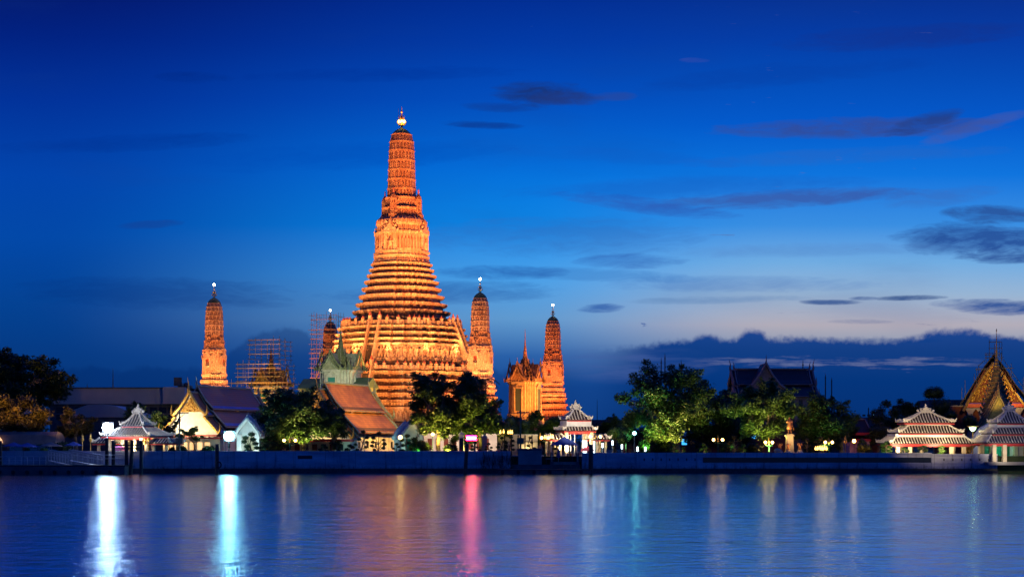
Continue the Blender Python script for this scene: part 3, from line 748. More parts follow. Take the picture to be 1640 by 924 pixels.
for sx, L5 in ((-1, 5.0), (1, 3.6)):      # low green roofed wings of the grey green shrine
    x0, x1 = (4.4, 4.4+L5); wg = MB().bx(sx*x0, sx*x1, -2.6, 2.6, 12.5, 18.0).build('wing', W5, front_m)
    MB().prism([(-3.2, 17.9), (3.2, 17.9), (0, 20.2)], 'x', sx*x0, sx*(x1+.4)).build('wing_roof', TILE_GREEN, wg)
    MB().bx(sx*(x0+1.3), sx*(x0+2.9), -2.66, -2.55, 14.6, 16.6).build('window', TEAL, wg)
    MB().bx(sx*(x0+1.0), sx*(x0+3.2), -2.72, -2.58, 16.7, 17.0).build('window_head', W5, wg)
    MB().bx(sx*x0, sx*(x1+.3), -3.0, 3.0, 17.55, 17.85).build('wing_cornice', W5, wg)
mondop('orange lit shrine with spire and dark window between the two right towers', (PX(841,356), 356, 0), PR-6, mat('ochre_carved_wall', (.46,.30,.14), (.26,.14,.06), 2.6, .7, 0, .8, (1,1,.5)), mat('brown_carved_roof', (.26,.12,.05), (.15,.07,.03), 2.5), mat('orange_carving', (.38,.18,.07), (.16,.06,.03), 2.5), mat('dark_window_green', (.04,.06,.04), (.03,.04,.03), 1), 0.86, 12.6, 19.8, 33.6, BRONZE)
ml = mondop('pale shrine hidden behind dense scaffolding, left of the tallest tower', (PX(434,376), 376, 0), PR, mat('pale_green_plaster', (.46,.50,.42), (.34,.38,.31), 1.0), mat('yellow_brown_roof', (.34,.24,.07), (.18,.13,.05), 2.0), mat('ochre_carving', (.36,.22,.06), (.16,.11,.04), 2.0), TEAL, 0.95, 11.0, 19.5, 32.6, BRONZE)
scaffold('scaffolding', 'wide many-decked scaffolding around the pale shrine at left', (PX(432,372), 372, 0), -12,
         [(-8.2, 7.2, -6.0, 6.0, 7.0, 20.5, 11, 3, 11), (-6.8, 4.8, -5.0, 5.0, 20.0, 25.4, 8, 2, 5), (-4.0, 4.3, -4.0, 4.0, 25.8, 31.6, 5, 2, 5)])

# ------------------------------------------------------------------ temple halls
def hall(label, loc, rz, W, L, z_eave, z_ridge, tile, border, edge_front, edge_side, front_m, wall_m, scale=1.0, porch=2.6, drop=1.3, name='temple_hall', windows=5):
    """gable toward -y; W half width at the eaves; L length"""
    t = thing(name, label, 'temple hall', loc, rz)
    H = z_ridge-z_eave
    def prof(dz):      # half cross-section from ridge outwards: two stacked tiers (x,z)
        up = [(0, z_ridge+dz), (W*.16, z_ridge+dz-H*.20), (W*.34, z_ridge+dz-H*.39), (W*.56, z_ridge+dz-H*.56)]
        lo = [(W*.50, z_ridge+dz-H*.60), (W*.74, z_ridge+dz-H*.79), (W*1.0, z_eave+dz)]
        return up, lo
    def roof_piece(y0, y1, dz, par):
        up, lo = prof(dz)
        for nm, P, cut in (('upper_roof', up, .80), ('lower_roof', lo, .70)):
            for sg in (-1, 1):
                m, b = MB(), MB()
                th = .22
                n = len(P)
                a = [(sg*x, y0, z) for x, z in P]; c = [(sg*x, y1, z) for x, z in P]
                au = [(sg*x, y0, z-th) for x, z in P]; cu = [(sg*x, y1, z-th) for x, z in P]
                m.strip(a, c); m.strip(au, cu); m.strip(a, au); m.strip(c, cu); m.strip([a[-1], c[-1]], [au[-1], cu[-1]])
                r = m.build(nm, tile, par)
                # glazed border along eave and both ends
                x0, z0 = P[-2]; x1, z1 = P[-1]; e = .05
                q = lambda f: (x0+(x1-x0)*f, z0+(z1-z0)*f+e)
                f0, f1 = .55, .86
                (xa, za), (xb, zb) = q(f0), q(f1)
                b._add([(sg*xa, y0+.5, za), (sg*xb, y0+.5, zb), (sg*xb, y1-.5, zb), (sg*xa, y1-.5, za)], [(0,1,2,3)])
                b._add([(sg*xa, y0+.5, za-.06), (sg*xb, y0+.5, zb-.06), (sg*xb, y1-.5, zb-.06), (sg*xa, y1-.5, za-.06)], [(3,2,1,0)])
                b.build('coloured_band', border, r)
                e = MB(); e.tube((sg*x1, y0, z1), (sg*x1, y1, z1), .09, .09, 5)
                for yy in (y0+.05, y1-.05):
                    for k in range(n-1): e.tube((sg*P[k][0], yy, P[k][1]+.1), (sg*P[k+1][0], yy, P[k+1][1]+.1), .15, .15, 5)
                e.build('edge_trim', edge_side, r)
        MB().tube((0, y0, z_ridge+dz+.12), (0, y1, z_ridge+dz+.12), .22, .22, 6).build('ridge', edge_side, par)
    roof_piece(porch, L-porch, 0, t)
    roof_piece(0, porch+.6, -drop, t)
    roof_piece(L-porch-.6, L, -drop, t)
    # front and rear gable walls
    up, lo = prof(-drop)
    for yy, em, fm in ((.75, edge_front, front_m), (L-.75, edge_side, wall_m)):
        sgn = 1 if yy < L/2 else -1
        P = [(x*.97, z-.30) for x, z in up+lo]
        poly = [(x, z) for x, z in reversed(P)] + [(-x, z) for x, z in P[1:]]
        poly = [(-W*.94, z_eave-drop-.2)] + [(-x, z) for x, z in reversed(P[:-1]) if x > 0] + [(0, P[0][1])] + [(x, z) for x, z in P[:-1] if x > 0] + [(W*.94, z_eave-drop-.2)]
        g = MB().prism(poly, 'y', yy-.15, yy+.15).build('gable_wall', fm, t)
        if yy < L/2:
            m = MB(); k = .40
            zt = z_ridge-drop-.9; zb = z_ridge-drop-H*.47
            m.prism([(-W*.36, zb), (W*.36, zb), (W*.24, zb+(zt-zb)*.33), (W*.11, zb+(zt-zb)*.68), (0, zt), (-W*.11, zb+(zt-zb)*.68), (-W*.24, zb+(zt-zb)*.33)], 'y', yy-.34, yy-.16)
            R = random.Random(5)
            for i in range(60):
                a = R.random(); x = R.uniform(-1, 1)*W*.34*(1-a); z = zb+(zt-zb)*a*.9+.1
                m.ball((x, yy-.36, z), R.uniform(.10,.22)*scale, 5, 4)
            m.build('carved_tympanum', GOLDLEAF, g)
        # bargeboards with serrated edge, and finials
        y_b = 0.0-.05 if yy < L/2 else L+.05
        for sg in (-1, 1):
            for nm, P2 in (('bargeboard', up), ('lower_bargeboard', lo)):
                m = MB()
                for a in range(len(P2)-1):
                    (xa, za), (xb, zb) = P2[a], P2[a+1]
                    m.tube((sg*xa, y_b, za+.16), (sg*xb, y_b, zb+.16), .26*scale, .26*scale, 5)
                    nn = 5
                    for i in range(nn):
                        f = (i+.5)/nn; x = xa+(xb-xa)*f; z = za+(zb-za)*f
                        m.tube((sg*x, y_b, z+.3), (sg*(x+.12), y_b, z+.78), .12, .015, 4)
                # upturned tail finial
                xe, ze = P2[-1]
                m.path([(sg*(xe-.1), y_b, ze+.1), (sg*(xe+.35), y_b, ze+.35), (sg*(xe+.42), y_b, ze+1.1), (sg*(xe+.28), y_b, ze+2.1*scale)], [.26,.26,.18,.02], 5)
                m.build(nm, em, g)
        m = MB(); z = z_ridge-drop
        m.path([(0, y_b, z-.2), (0, y_b-sgn*.25, z+.6), (0, y_b-sgn*.1, z+1.4), (0, y_b-sgn*.5, z+2.9*scale)], [.32,.26,.14,.02], 5)
        m.build('chofa', em, g)
    # ridge-end finials of the high roof
    for y, sg in ((porch, -1), (L-porch, 1)):
        MB().path([(0, y, z_ridge), (0, y+sg*.25, z_ridge+.6), (0, y+sg*.1, z_ridge+1.0), (0, y+sg*.4, z_ridge+1.9*scale)], [.3,.22,.12,.02], 5).build('chofa', edge_side, t)
    # walls
    w = W*.86
    m = MB().bx(-w, w, 1.6, L-1.6, GZ, z_eave-drop+.5); wl = m.build('wall', wall_m, t)
    MB().bx(-w-.5, w+.5, .6, L-.6, GZ-.1, GZ+.5).build('plinth', wall_m, t)
    for i in range(windows):
        y = 3.0+(L-6.0)*(i+.5)/windows
        for sg in (-1, 1):
            d = MB().bx(sg*w-.06, sg*w+.06, y-.45, y+.45, GZ+1.3, z_eave-drop-.5).build('window', GLASSDARK, t)
            MB().bx(sg*w-.10, sg*w+.10, y-.62, y-.46, GZ+1.2, z_eave-drop-.4).bx(sg*w-.10, sg*w+.10, y+.46, y+.62, GZ+1.2, z_eave-drop-.4).build('window_frame', wall_m, d)
        for sg in (-1, 1): MB().bx(sg*(w+.02), sg*(w+.28), y-1.35, y-1.05, GZ, z_eave-drop+.3).build('pilaster', wall_m, t)
    for x in (-.6, -.2, .2, .6): MB().bx(W*x-.3, W*x+.3, .25, .85, GZ, z_eave-drop-.2).build('porch_column', wall_m, t)
    MB().bx(-W*.95, W*.95, -.1, 1.5, z_eave-drop-.5, z_eave-drop-.2).build('porch_beam', REDP, t)
    return t
Y1 = 272
hall('hall with blue banded roof and brightly lit white gable, beside the cyan flood lamp', (PX(303,Y1), Y1, 0), PR-1, 6.6, 24.0, 8.2, 16.1, TILE_PURPLE, TILE_BLUE, GOLD, BLUETRIM, WHITE, WHITE)
Y2 = 272
hall('temple hall with glowing orange tiled roof below the grey green shrine', (PX(508,Y2), Y2, 0), PR-1, 7.5, 23.0, 7.2, 16.7, TILE_ORANGE, mat('dark_edge_tile', (.09,.05,.05), (.05,.03,.03)), GOLD, BLUETRIM, WHITE, WHITE)

# dark hall behind the trees on the right, seen from its long side
def dark_hall():
    Y = 335; S = Y/F
    x0, x1 = PX(1171, Y), PX(1301, Y); cx = (x0+x1)/2; L = (x1-x0)
    t = hall('dark unlit hall with long black roof and pale trim behind the garden trees', (x0, Y, 0), -90, 6.8, L, PZ(636,Y), PZ(593,Y)+.2, TILE_BLACK, TILE_BLACK, mat('pale_ridge_plaster', (.27,.27,.28), (.2,.2,.21)), mat('pale_ridge_plaster', (.27,.27,.28)), mat('pale_ridge_plaster', (.27,.27,.28)), mat('pale_ridge_plaster', (.27,.27,.28)), 1.0, .8, .3, windows=7)
    # cross gable facing the river: local x of a hall rotated -90 points to world -y
    c = PX(1217, Y)-x0; P = mat('pale_ridge_plaster', (.27,.27,.28))
    zt = PZ(584, Y); zb = PZ(632, Y)
    w = 5.6
    m = MB()
    for sg in (-1, 1):
        pts = [(0, zt), (sg*w*.22, zt-2.4), (sg*w*.55, zt-4.9), (sg*w*1.1, zb)]
        a = [(8.2, c+p[0], p[1]) for p in pts]; b = [(.5, c+p[0], p[1]) for p in pts]
        m.strip(a, b); m.strip([(p[0], p[1], p[2]-.2) for p in a], [(p[0], p[1], p[2]-.2) for p in b])
    m.build('cross_roof', TILE_BLACK, t)
    m = MB()
    for sg in (-1, 1):
        pts = [(0, zt), (sg*w*.22, zt-2.4), (sg*w*.55, zt-4.9), (sg*w*1.1, zb)]
        for k in range(3): m.tube((8.3, c+pts[k][0], pts[k][1]), (8.3, c+pts[k+1][0], pts[k+1][1]), .28, .28, 5)
    m.tube((8.3, c, zt), (8.5, c, zt+1.9), .2, .02, 5)
    m.build('cross_gable_trim', P, t)
    MB().prism([(c-w*.95, zb), (c+w*.95, zb), (c+w*.5, zt-4.9), (c+w*.2, zt-2.6), (c, zt-.6), (c-w*.2, zt-2.6), (c-w*.5, zt-4.9)], 'x', 7.4, 7.7).build('cross_gable', mat('dull_gable_plaster', (.30,.27,.25), (.2,.18,.17)), t)
dark_hall()

# ------------------------------------------------------------------ white pointed gateways
def gateway(label, px, Y, rz, w, top):
    t = thing('gateway', label, 'gateway', (PX(px,Y), Y, GZ), rz); z1 = PZ(top,Y)-GZ
    for sg in (-1, 1): MB().bx(sg*w*.52, sg*w*.86, -1.6, 1.6, 0, z1*.56).build('pier', WHITE, t)
    def arch(w0, z0, h): return [(-w0, z0), (-w0*.86, z0+h*.30), (-w0*.52, z0+h*.62), (-w0*.18, z0+h*.88), (0, z0+h), (w0*.18, z0+h*.88), (w0*.52, z0+h*.62), (w0*.86, z0+h*.30), (w0, z0)]
    for k, (yy, s) in enumerate(((-1.9, 1.0), (-1.2, 1.12), (1.0, 1.05))):
        o = arch(w*s, z1*.46, z1*.50*s); m = MB()
        for a in range(len(o)-1): m.tube((o[a][0], yy, o[a][1]), (o[a+1][0], yy, o[a+1][1]), .34, .34, 6)
        m.tube((0, yy, o[4][1]), (0, yy-.2, o[4][1]+z1*.10), .2, .02, 5)
        for sg in (-1, 1): m.tube((sg*w*s, yy, z1*.46), (sg*w*s*1.12, yy, z1*.60), .26, .02, 5)
        m.build('arch_moulding', WHITE, t)
    o = arch(w, z1*.46, z1*.5); i = arch(w*.50, z1*.42, z1*.34)
    MB().prism(arch(w*.98, z1*.50, z1*.44), 'y', -1.0, 1.2).build('arch_head', WHITE, t)
    MB().bx(-w*.52, w*.52, .9, 1.0, 0, z1*.50).build('inner_door', TEAL if px > 500 else CREAM, t)
    return t
gateway('white pointed gateway lit cold white beside the bright flood lamp', 403, 256, -14, 2.5, 668)
gateway('white pointed gateway lit pale green at the foot of the tallest tower', 652, 262, 30, 2.2, 676)
# ------------------------------------------------------------------ riverside pavilions with ribbed hip roofs
def hip_tier(t, bx, by, ax, ay, ze, zt, tile, ribm, name='tile_roof', gap=.50, cx=0.0):
    """concave hip roof from eaves rectangle (bx,by,ze) to (ax,ay,zt)"""
    def z(f): return ze+(zt-ze)*(f*.62+f*f*.38)
    K = [0, .33, .66, 1.0]
    rg = []
    for f in K:
        x = bx+(ax-bx)*f; y = by+(ay-by)*f
        rg.append([(cx-x,-y,z(f)),(cx+x,-y,z(f)),(cx+x,y,z(f)),(cx-x,y,z(f))])
    low = [[(p[0],p[1],p[2]-.16) for p in rg[0]]]
    r = MB().rings(low+rg).build(name, tile, t)
    m = MB()
    def rib(fx, n, b, a, other_b, other_a):
        k = int(2*b/gap)
        for i in range(k+1):
            u = -b+2*b*i/k
            fm = 1.0 if abs(u) <= a else (b-abs(u))/(b-a)
            if fm < .06: continue
            for sg in (-1, 1):
                pts = []
                for j in range(4):
                    f = fm*j/3; v = other_b+(other_a-other_b)*f
                    pts.append(fx(u, sg*v, z(f)+.07))
                m.path(pts, .095, 4)
    rib(lambda u, v, zz: (cx+u, v, zz), 0, bx, ax, by, ay)
    rib(lambda u, v, zz: (cx+v, u, zz), 0, by, ay, bx, ax)
    m.build('tile_ribs', ribm, r)
    for sx in (-1, 1):
        for sy in (-1, 1):
            m = MB(); pts = [(cx+sx*(bx+(ax-bx)*f), sy*(by+(ay-by)*f), z(f)+.16) for f in K]
            m.path([(cx+sx*(bx+.28), sy*(by+.28), ze+.75)]+[(cx+sx*(bx+.1), sy*(by+.1), ze+.22)]+pts[1:], [.05,.2,.19,.18,.17], 6)
            for f in (.05, .12): m.ball((cx+sx*(bx+(ax-bx)*f), sy*(by+(ay-by)*f), z(f)+.42), .2, 6, 5)
            m.build('hip_ridge', ribm, r)
    e = MB()
    for sy in (-1, 1): e.bx(cx-bx+.02, cx+bx-.02, sy*by-.05, sy*by+.05, ze-.36, ze-.165)
    for sx in (-1, 1): e.bx(cx+sx*bx-.05, cx+sx*bx+.05, -by+.06, by-.06, ze-.36, ze-.165)
    e.build('red_fascia', REDP, r)
    return r
def crest(t, ax, zt, h, ay=.25):
    """stepped scroll ornament on the top ridge"""
    m = MB().bx(-ax-.5, ax+.5, -ay, ay, zt-.1, zt+.28)
    for k, (w, z0, z1) in enumerate(((.62, .28, .62), (.34, .62, .95))): m.bx(-(ax+.4)*w-.1, (ax+.4)*w+.1, -ay*.9, ay*.9, zt+z0*h, zt+z1*h)
    for sg in (-1, 1):
        m.ball((sg*(ax+.5), 0, zt+.45*h), .26*h, 7, 5); m.ball((sg*(ax*.62+.3), 0, zt+.78*h), .22*h, 7, 5)
    m.lathe([(.26,0),(.34,.18),(.14,.34),(.2,.45),(.03,.8)], (0,0,zt+.95*h), 7)
    m.build('ridge_crest', RIB, t)
def pavilion(label, px, Y, rz, tiers, cols, base_z=GZ, tile=BROWNTILE, crest_h=1.0, colm=CREAM, scale=1.0):
    t = thing('pavilion', label, 'pavilion', (PX(px,Y), Y, 0), rz, 'ornate riverside pavilions')
    for (bx, by, ax, ay, ze, zt) in tiers: hip_tier(t, bx, by, ax, ay, ze, zt, tile, RIB)
    top = tiers[-1]
    for i in range(len(tiers)-1):      # frieze wall between the tiers
        w = tiers[i+1]; lo = tiers[i]
        MB().bx(-lo[2]+.02, lo[2]-.02, -lo[3]+.02, lo[3]-.02, lo[5]-.3, w[4]-.2).build('frieze_wall', WHITE, t)
    crest(t, top[2], top[5], crest_h)
    bx, by, ax, ay, ze, zt = tiers[0]
    MB().bx(-bx+.3, bx-.3, -by+.3, by-.3, ze-.3, ze-.17).build('ceiling', CREAM, t)
    for (x, y, w) in cols:
        MB().bx(x-w, x+w, y-w, y+w, base_z, ze-.3).build('column', colm, t)
    MB().bx(-bx+.2, bx-.2, -by+.2, by-.2, base_z-.5, base_z+.04).build('floor', PAVE, t)
    for sy in (-1, 1): MB().bx(-bx+.6, bx-.6, sy*(by-.75)-.1, sy*(by-.75)+.1, ze-.62, ze-.36).build('beam', REDP, t)
    return t
YP = 252.0; SP = YP/F
z_ = lambda py: PZ(py, YP)
# left pavilion: two square roofs, low wings to both sides
tA = pavilion('white cross-shaped pavilion under two ribbed grey roofs beside the cold flood lamp, at left', 221, YP, -16,
     [(4.75, 4.2, 2.1, 1.9, z_(698), z_(684.5)), (2.15, 2.0, .5, .35, z_(681.5), z_(663))],
     [(-3.6,-3.2,.26),(3.6,-3.2,.26),(-1.2,-3.2,.2),(1.2,-3.2,.2),(-3.6,3.2,.26),(3.6,3.2,.26),(1.2,3.2,.2),(-1.2,3.2,.2)], tile=GREYTILE, crest_h=1.1)
for sx in (-1, 1):
    MBw = hip_tier(tA, 2.0, 2.6, 1.2, 1.4, z_(709), z_(702), GREYTILE, RIB, 'wing_roof', .56, sx*5.6)
    for y in (-1.9, 1.9):
        for x in (4.2, 6.7): MB().bx(sx*x-.2, sx*x+.2, y-.2, y+.2, GZ, z_(709)-.3).build('wing_column', CREAM, tA)
tB = pavilion('brightly lit white pavilion with tall crested roof behind the blue canopy', 922, YP, 14,
     [(2.95, 2.7, 2.3, 2.1, z_(689), z_(683)), (2.2, 2.1, .45, .35, z_(672), z_(656))],
     [(-2.3,-2.1,.26),(2.3,-2.1,.26),(-2.3,2.1,.26),(2.3,2.1,.26)], tile=BROWNTILE, crest_h=1.1)
MB().bx(-2.2, 2.2, -2.0, 2.0, z_(684), z_(673)).build('clerestory', WHITE, tB)
for sx in (-1, 1):
    hip_tier(tB, 1.7, 2.1, 1.0, 1.2, z_(703), z_(696), BROWNTILE, RIB, 'wing_roof', .56, sx*4.0)
    for y in (-1.6, 1.6):
        for x in (3.4, 5.0): MB().bx(sx*x-.18, sx*x+.18, y-.18, y+.18, GZ, z_(703)-.3).build('wing_column', CREAM, tB)
for x in (-1.5, -.75, .75, 1.5): MB().bx(x-.07, x+.07, -1.9, -1.8, GZ, z_(692)).build('door_leaf', mat('grey_door', (.25,.26,.28), (.16,.17,.18)), tB)
# right pavilion one: three long roofs
pavilion('long cream pavilion with three stacked brown roofs near the right wall end', 1482.5, YP, 3,
     [(7.5, 3.6, 6.2, 2.4, z_(709.5), z_(700)), (5.6, 2.8, 3.6, 1.6, z_(693), z_(681.5)), (4.45, 2.1, .9, .3, z_(676.5), z_(661))],
     [(x, y, .30) for x in (-5.9,-3.7,3.7,5.9) for y in (-2.6, 2.6)]+[(0,2.6,.2)], crest_h=.9)
# right pavilion two: stands beyond the wall end over the water stairs
YQ = 247.0; zq = lambda py: PZ(py, YQ)
tD = pavilion('pavilion with blue grey roofs and green grille gate at the far right edge', 1616, YQ, 4,
     [(5.3, 3.4, 4.3, 2.3, zq(708.5), zq(698)), (3.9, 2.6, 2.9, 1.6, zq(694), zq(685)), (2.75, 2.0, .5, .3, zq(677), zq(659))],
     [(x, y, .33) for x in (-3.8,-1.95,2.3,4.2) for y in (-2.6, 2.6)], base_z=1.9, tile=GREYTILE, crest_h=1.15)
m = MB().bx(-4.2, 4.3, 3.0, 3.3, 1.9, zq(709)); m.build('back_wall', WHITE, tD)
for x in (-2.7, .2):
    g = MB()
    for k in range(7): g.bx(x-1.0+k*.32, x-1.0+k*.32+.08, 2.86, 2.96, 2.0, 5.2)
    for k in range(7): g.bx(x-1.05, x+1.05, 2.84, 2.95, 2.1+k*.48, 2.2+k*.48)
    g.build('grille_gate', GREENGATE, tD)
    MB().prism([(x-1.2,2.0),(x+1.2,2.0),(x+1.2,4.6),(x+.6,5.6),(x,5.9),(x-.6,5.6),(x-1.2,4.6)], 'y', 2.97, 3.02).build('gate_backing', mat('green_gate_board', (.03,.28,.17), (.02,.2,.12)), tD)

# ------------------------------------------------------------------ far right: ordination hall gable under repair and its spired gate
def right_complex():
    Y = 300; S = Y/F; Z = lambda py: PZ(py, Y); X0 = PX(1592, Y)
    t = thing('ordination_hall', 'large hall with golden lit gable and black sloping roof at far right, under repair', 'temple hall', (X0, Y, 0), -19)
    h = lambda px: (px-1592)*S
    # roof slopes (two layered) running back
    for sg, ex, ez in ((-1, 1541, 645), (1, 1645, 640)):
        m = MB(); P = [(0, Z(566)), (sg*abs(h(1577)), Z(586)), (sg*abs(h(1560)), Z(614)), (h(ex), Z(ez))]
        a = [(p[0], 0, p[1]) for p in P]; b = [(p[0], 22, p[1]) for p in P]
        m.strip(a, b); m.strip([(p[0], 0, p[2]-.35) for p in a], [(p[0], 22, p[2]-.35) for p in b]); m.strip(a, [(p[0], 0, p[2]-.35) for p in a])
        m.build('roof', TILE_BLACK, t)
        m = MB()
        for k in range(3):
            m.tube((P[k][0], -.25, P[k][1]-1.9), (P[k+1][0]*.92, -.25, P[k+1][1]-1.7), .30, .30, 5)
        m.build('bargeboard', mat('dim_gold_board', (.42,.26,.08), (.26,.14,.05), 3, .5, .4), t)
    tz = Z(645); poly = [(h(1549), tz), (h(1635), tz), (h(1622), Z(618)), (h(1608), Z(594)), (0, Z(577)), (h(1576), Z(594)), (h(1562), Z(618))]
    MB().prism(poly, 'y', .55, .8).build('gable_wall', MAROON, t)
    # ornamental scrollwork of the gable
    m = MB(); R = random.Random(3)
    for i in range(340):
        a = R.random()**1.3; z = tz+.4+(Z(585)-tz)*a; w = (1-a)*abs(h(1634))*.94; x = R.uniform(-w, w)
        r = R.uniform(.10, .26)
        if R.random() < .5: m.ball((x, .45, z), r, 6, 4)
        else:
            an = R.uniform(0, PI); m.path([(x, .42, z), (x+math.cos(an)*r*2, .36, z+math.sin(an)*r*2), (x+math.cos(an+1)*r*3, .42, z+math.sin(an+1)*r*3)], [r*.6, r*.5, .02], 4)
    m.build('gilded_scrollwork', GOLDLEAF, t)
    MB().bx(h(1549), h(1642), -.2, .9, Z(652), Z(646)).build('gable_beam', REDP, t)
    MB().bx(h(1552), h(1640), 1.2, 21, GZ, Z(646)).build('wall', MAROON, t)
    for px in (1556, 1573, 1612, 1629):
        c = MB().bx(h(px)-.35, h(px)+.35, -.1, .6, GZ, Z(654)); c.prism([(h(px)-1.2, Z(653)), (h(px)+1.2, Z(653)), (h(px)+.5, Z(661)), (h(px)+.35, Z(668)), (h(px)-.35, Z(668)), (h(px)-.5, Z(661))], 'y', -.05, .5)
        c.build('column', mat('mauve_column', (.40,.34,.40), (.30,.24,.30)), t)
    MB().bx(h(1500), h(1551), 3, 3.4, GZ, Z(650)).build('side_wall', MAROON, t)
    MB().bx(h(1498), h(1551), 2.9, 3.5, Z(650), Z(648)).build('side_wall_coping', mat('mauve_column', (.4,.34,.4)), t)
    # scaffold on the ridge
    s = thing('scaffolding', 'dark scaffolding frames on the roof ridge of the golden gabled hall', 'scaffolding', (X0, Y, 0), -19)
    R = random.Random(8)
    for px, y0, y1 in ((1580,580,567),(1585,578,544),(1593,572,551),(1600,572,547),(1604,578,549),(1603,590,566)):
        MB().tube((h(px), -.6, Z(y0)), (h(px), -.6, Z(y1)), .07, .06, 5).build('upright_pole', STEEL, s)
    for xa, xb, y in ((1584,1604,548),(1584,1604,558),(1578,1604,566),(1578,1602,568.5),(1578,1607,573),(1564,1585,590),(1604,1622,590),(1564,1582,592)):
        MB().tube((h(xa), -.65, Z(y)), (h(xb), -.65, Z(y)), .08, .07, 5).build('ledger', STEEL, s)
    for px, y0, y1 in ((1566,620,590),(1569,606,584),(1562,610,598),(1618,612,582),(1636,632,605),(1548,640,608),(1543,640,620)):
        MB().tube((h(px), -.7, Z(y0)), (h(px), -.7, Z(y1)), .09, .06, 5).build('upright_pole', STEEL, s)
    MB().tube((h(1606), -.7, Z(576)), (h(1638), -.7, Z(624)), .06, .06, 4).build('brace', STEEL, s)
    MB().tube((h(1568), -.7, Z(586)), (h(1578), -.7, Z(577)), .07, .07, 4).build('brace', STEEL, s)
    MB().tube((h(1607), -.7, Z(590)), (h(1622), -.7, Z(605)), .06, .06, 4).build('brace', STEEL, s)
    # spired gate in front
    Yg = 280; Sg = Yg/F; Zg = lambda py: PZ(py, Yg)
    g = thing('spired_gate', 'tall gate with tiered golden spire standing before the golden gable', 'gate', (PX(1596,Yg), Yg, 0), -14)
    OC = mat('ochre_tile_tiers', (.34,.22,.09), (.17,.11,.05), 2.6, .6); OG = mat('olive_tile_tiers', (.26,.24,.10), (.12,.11,.05), 2.6, .6)
    r = []; n = 11
    for i in range(n):
        y0 = 668-(668-588)*i/n; y1 = 668-(668-588)*(i+1)/n; w = (25*(1-i/n)**1.05+3.5)*Sg/1.1
        r += [(w*.90, Zg(y0), PL), (w*.90, Zg(y0-(y0-y1)*.42), PL), (w*1.02, Zg(y0-(y0-y1)*.5), PL), (w*.98, Zg(y0-(y0-y1)*.8), PL), (w*.84, Zg(y1), PL)]
    loft(r, .5).build('tiered_roof', OC, g)
    m = MB()
    for i in range(n-1):
        y0 = 668-(668-588)*i/n; w = (25*(1-i/n)**1.05+3.5)*Sg/1.1; zz = Zg(y0-(668-588)/n*.8)
        for k in range(4):
            c, s_ = math.cos(k*PI/2), math.sin(k*PI/2)
            for q in np.linspace(-.6, .6, 7): m.tube((w*c-w*q*s_, w*s_+w*q*c, zz), (w*c*1.02-w*q*s_, w*s_*1.02+w*q*c, zz+.55), .12, .01, 4)
    m.build('roof_antefixes', OG, g)
    H = Zg(526)-Zg(588)
    MB().lathe([(.62,0),(.66,H*.04),(.42,H*.07),(.50,H*.10),(.30,H*.16),(.38,H*.19),(.2,H*.28),(.22,H*.45),(.12,H*.46),(.10,H*.62),(.04,H*.9),(.10,H*.93),(.10,H*.96),(.02,H)], (0,0,Zg(588)), 8).build('spire', GOLD, g)
    w = 2.7
    MB().bx(-w, w, -w, w, GZ, Zg(668)).build('gate_wall', WHITE, g)
    # gable porch of the gate (layered bargeboards)
    zt, zb = Zg(634), Zg(690)
    for k, (dx, s_, yy) in enumerate(((0, 1.0, -5.2), (0, 1.12, -4.6), (0, 1.25, -4.0))):
        hwid = 3.5+k*.45; hh = (zt-zb)+k*.55
        pts = [(-hwid, zb), (-hwid*.62, zb+hh*.36), (-hwid*.30, zb+hh*.68), (0, zb+hh), (hwid*.30, zb+hh*.68), (hwid*.62, zb+hh*.36), (hwid, zb)]
        m = MB()
        for a in range(6): m.tube((pts[a][0], yy, pts[a][1]), (pts[a+1][0], yy, pts[a+1][1]), .24, .24, 5)
        for a in range(6):
            for f in (.15,.4,.65,.9):
                x = pts[a][0]+(pts[a+1][0]-pts[a][0])*f; z = pts[a][1]+(pts[a+1][1]-pts[a][1])*f; m.tube((x, yy, z+.2), (x*1.01, yy, z+.7), .12, .01, 4)
        m.tube((0, yy, zb+hh), (0, yy, zb+hh+1.5), .22, .02, 5)
        b = m.build('bargeboard', (OG, OC, OC)[k], g)
        if k == 0: MB().prism([(x*.93, z-.1) for x, z in pts], 'y', yy+.25, yy+.45).build('carved_pediment', mat('green_gold_carving', (.42,.38,.12), (.16,.20,.07), 2.4, .5, .3), b)
    MB().bx(-2.9, 2.9, -4.4, -3.6, GZ, zb).build('porch_wall', WHITE, g)
    # curved white wall below
    c = thing('curved_wall', 'white curving wall rising between the two right pavilions', 'wall', (PX(1588,262), 262, 0), 0)
    Yc = 262; Zc = lambda py: PZ(py, Yc); hc = lambda px: (px-1588)*Yc/F
    MB().prism([(hc(1556), GZ), (hc(1556), Zc(706)), (hc(1562), Zc(697)), (hc(1571), Zc(687)), (hc(1583), Zc(680)), (hc(1596), Zc(677)), (hc(1640), Zc(676)), (hc(1640), GZ)], 'y', 0, .6).build('wall_panel', WHITE, c)
    MB().path([(hc(1556), .3, Zc(706)), (hc(1562), .3, Zc(697)), (hc(1571), .3, Zc(687)), (hc(1583), .3, Zc(680)), (hc(1596), .3, Zc(677)), (hc(1640), .3, Zc(676))], .32, 6).build('wall_cap', WHITE, c)
right_complex()

